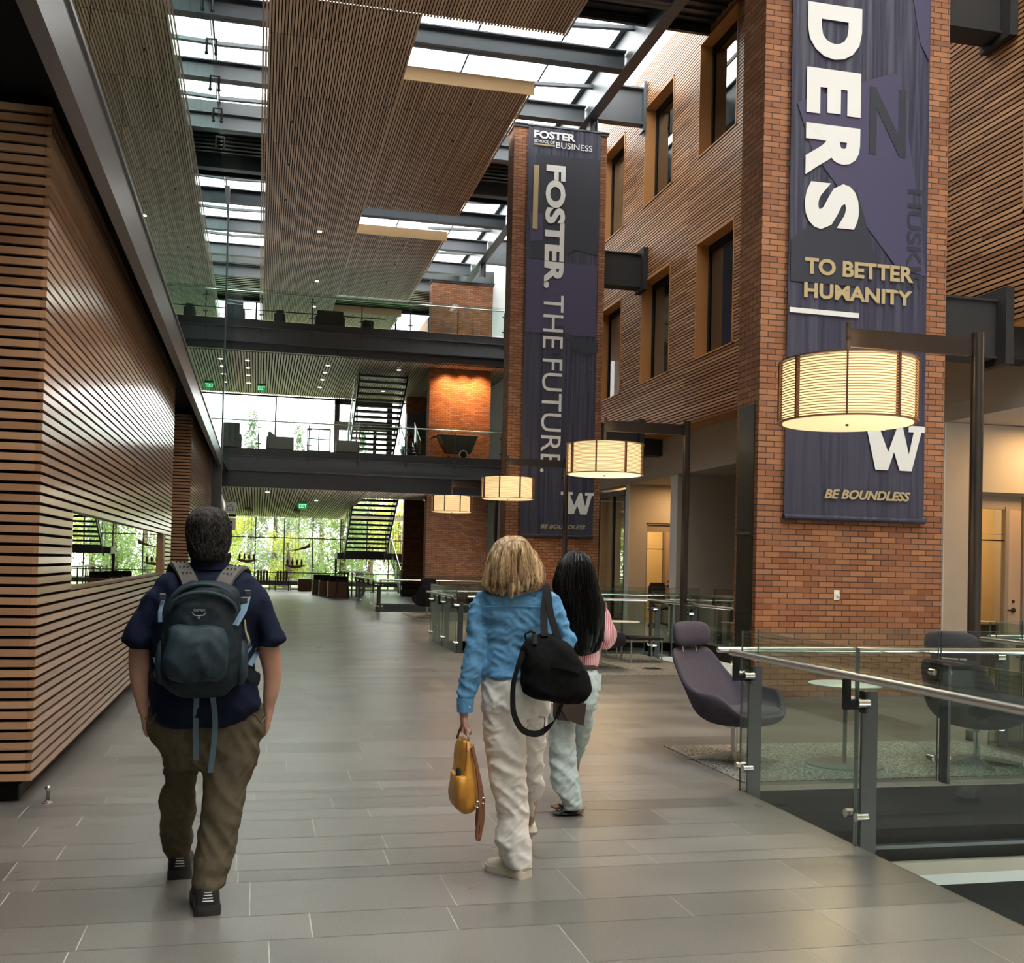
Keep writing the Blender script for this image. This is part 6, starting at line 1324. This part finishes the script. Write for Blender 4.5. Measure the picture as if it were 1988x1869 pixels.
MB().box(.998, 1.014, 4.99, 4.996, .672, .678).build('zip_pull', M['chrome'], pu)

# ---------------------------------------------------------------- the dark haired woman
gi = thing('person', 'person with very long black hair in a pink striped shirt and pale jeans walking away', 'person', (1.95, 6.4, 0))
hc = (1.908, 6.40, 1.385)
mb = MB(); loft(mb, [(1.92, 6.39, 1.30, .06, .055), (1.912, 6.39, 1.37, .05, .05), (1.908, 6.395, 1.45, .05, .055)]); head(mb, hc, 0, hw=.068, hd=.088, zt=.215)
loft(mb, [(1.96, 6.4, .92, .09, .07), (1.95, 6.4, 1.1, .11, .075), (1.945, 6.4, 1.25, .13, .07), (1.92, 6.4, 1.34, .07, .05)])
lim(mb, [(2.06, 6.4, 1.29), (2.11, 6.42, 1.08), (2.04, 6.58, 1.08)], [.035, .033, .024]); fist(mb, (2.04, 6.58, 1.08), (-.4, 1, .3), (-1, 0, 0), (0, .2, 1), curl=.6, L=.145)
lim(mb, [(1.82, 6.4, 1.29), (1.76, 6.42, 1.06), (1.80, 6.60, 1.0)], [.035, .033, .024]); fist(mb, (1.80, 6.60, 1.0), (.4, 1, .2), (1, 0, 0), (0, .2, 1), curl=.6, L=.145)
loft(mb, thin(P_['g_leg_l'], .45)); loft(mb, thin(P_['g_leg_r'][:-1], .5)); loft(mb, thin(P_['g_hips'], .75)); lim(mb, [(1.9, 6.37, .12), (1.90, 6.38, .05)], [.034, .032]); lim(mb, [(2.05, 6.74, .26), (2.05, 6.86, .05)], [.02, .03])
# bare toes in the sandal
for i in range(5): lim(mb, [(1.86 - .004*i, 6.42 + .012*i, .045), (1.826 - .004*i, 6.40 + .020*i, .036)], [.012, .010], 8, 2)
bd = skin_mesh('body', mb, SKIN3, gi, .0075, 2); eyes(hc, 0, bd, .088)
mb = MB(); loft(mb, P_['g_hair'], n=40, e=.95)
rs = random.Random(5)
for k in range(22):
    a = -2.7 + 2.2*k/21; x = 1.955 + .115*math.cos(a); y = 6.31 + .05*math.sin(a); z0 = 1.0 + .10*rs.random() + (.08 if k > 16 or k < 5 else 0)
    lim(mb, [(x*.85 + 1.94*.15, y + .02, z0 + .18), (x + rs.uniform(-.01, .012), y, z0 + .1), (x + rs.uniform(-.02, .02), y, z0 - .03*rs.random())], [.022, .014, .004], 8, 3)
skin_mesh('hair', mb, HAIR3, gi, .0075, 2, hairlocks(.006, 10, 2, 7, (1.93, 6.4)))
strands('hair_locks', P_['g_hair'], 1300, HAIR3, gi, 1.0, 1.615, .36, .0018, .006, 6, .15, e=.95)
mb = MB(); loft(mb, P_['g_torso'], n=32); loft(mb, P_['g_sleeve_r']); lim(mb, [(2.10, 6.42, 1.10), (2.09, 6.48, 1.07), (2.05, 6.57, 1.08)], [.068, .060, .035]); lim(mb, [(1.80, 6.4, 1.28), (1.765, 6.42, 1.10), (1.79, 6.55, 1.02)], [.05, .06, .035])
skin_mesh('shirt', mb, STRIPE, gi, .008, 3, folds(.009, 12, 6, 2, .2))
mb = MB(); loft(mb, [(1.972, 6.4, .922, .090, .102), (1.972, 6.4, .893, .094, .108)], sub=2); mb.build('belt', BRN, gi, smooth=True)
mb = MB(); loft(mb, P_['g_hips'], n=32); loft(mb, P_['g_leg_l']); loft(mb, P_['g_leg_r'])
gj = skin_mesh('jeans', mb, DENIM, gi, .0085, 2, folds(.012, 9, 13, 14, .6))
MB().hexa([(1.99, 6.282, .76), (2.055, 6.30, .77), (2.055, 6.304, .77), (1.99, 6.286, .76), (1.985, 6.282, .86), (2.06, 6.30, .87), (2.06, 6.304, .87), (1.985, 6.286, .86)]).build('back_pocket', DENIM, gj)
mb = MB(); mb.ell((1.89, 6.39, .014), (.105, .055, .014), 24, 6); mb.xf(lambda p: Vector((p.x, p.y, max(p.z, 0)))); sd = mb.build('sandal', BLACKSOLE, gi, smooth=True)
mb = MB(); mb.tube([(1.835, 6.345, .02), (1.850, 6.37, .058), (1.850, 6.43, .055), (1.835, 6.45, .02)], .008, 6); mb.build('sandal_strap', BLACKSHOE, sd)
mb = MB(); mb.tube([(1.955, 6.34, .02), (1.975, 6.335, .045), (1.99, 6.36, .05)], .006, 6); mb.build('buckle_strap', M['chrome'], sd)
mb = MB(); mb.ell((2.05, 6.90, .014), (.045, .12, .014), 20, 6); mb.xf(lambda p: Vector((p.x, p.y, max(p.z, 0)))); mb.build('sandal', BLACKSOLE, gi, smooth=True)
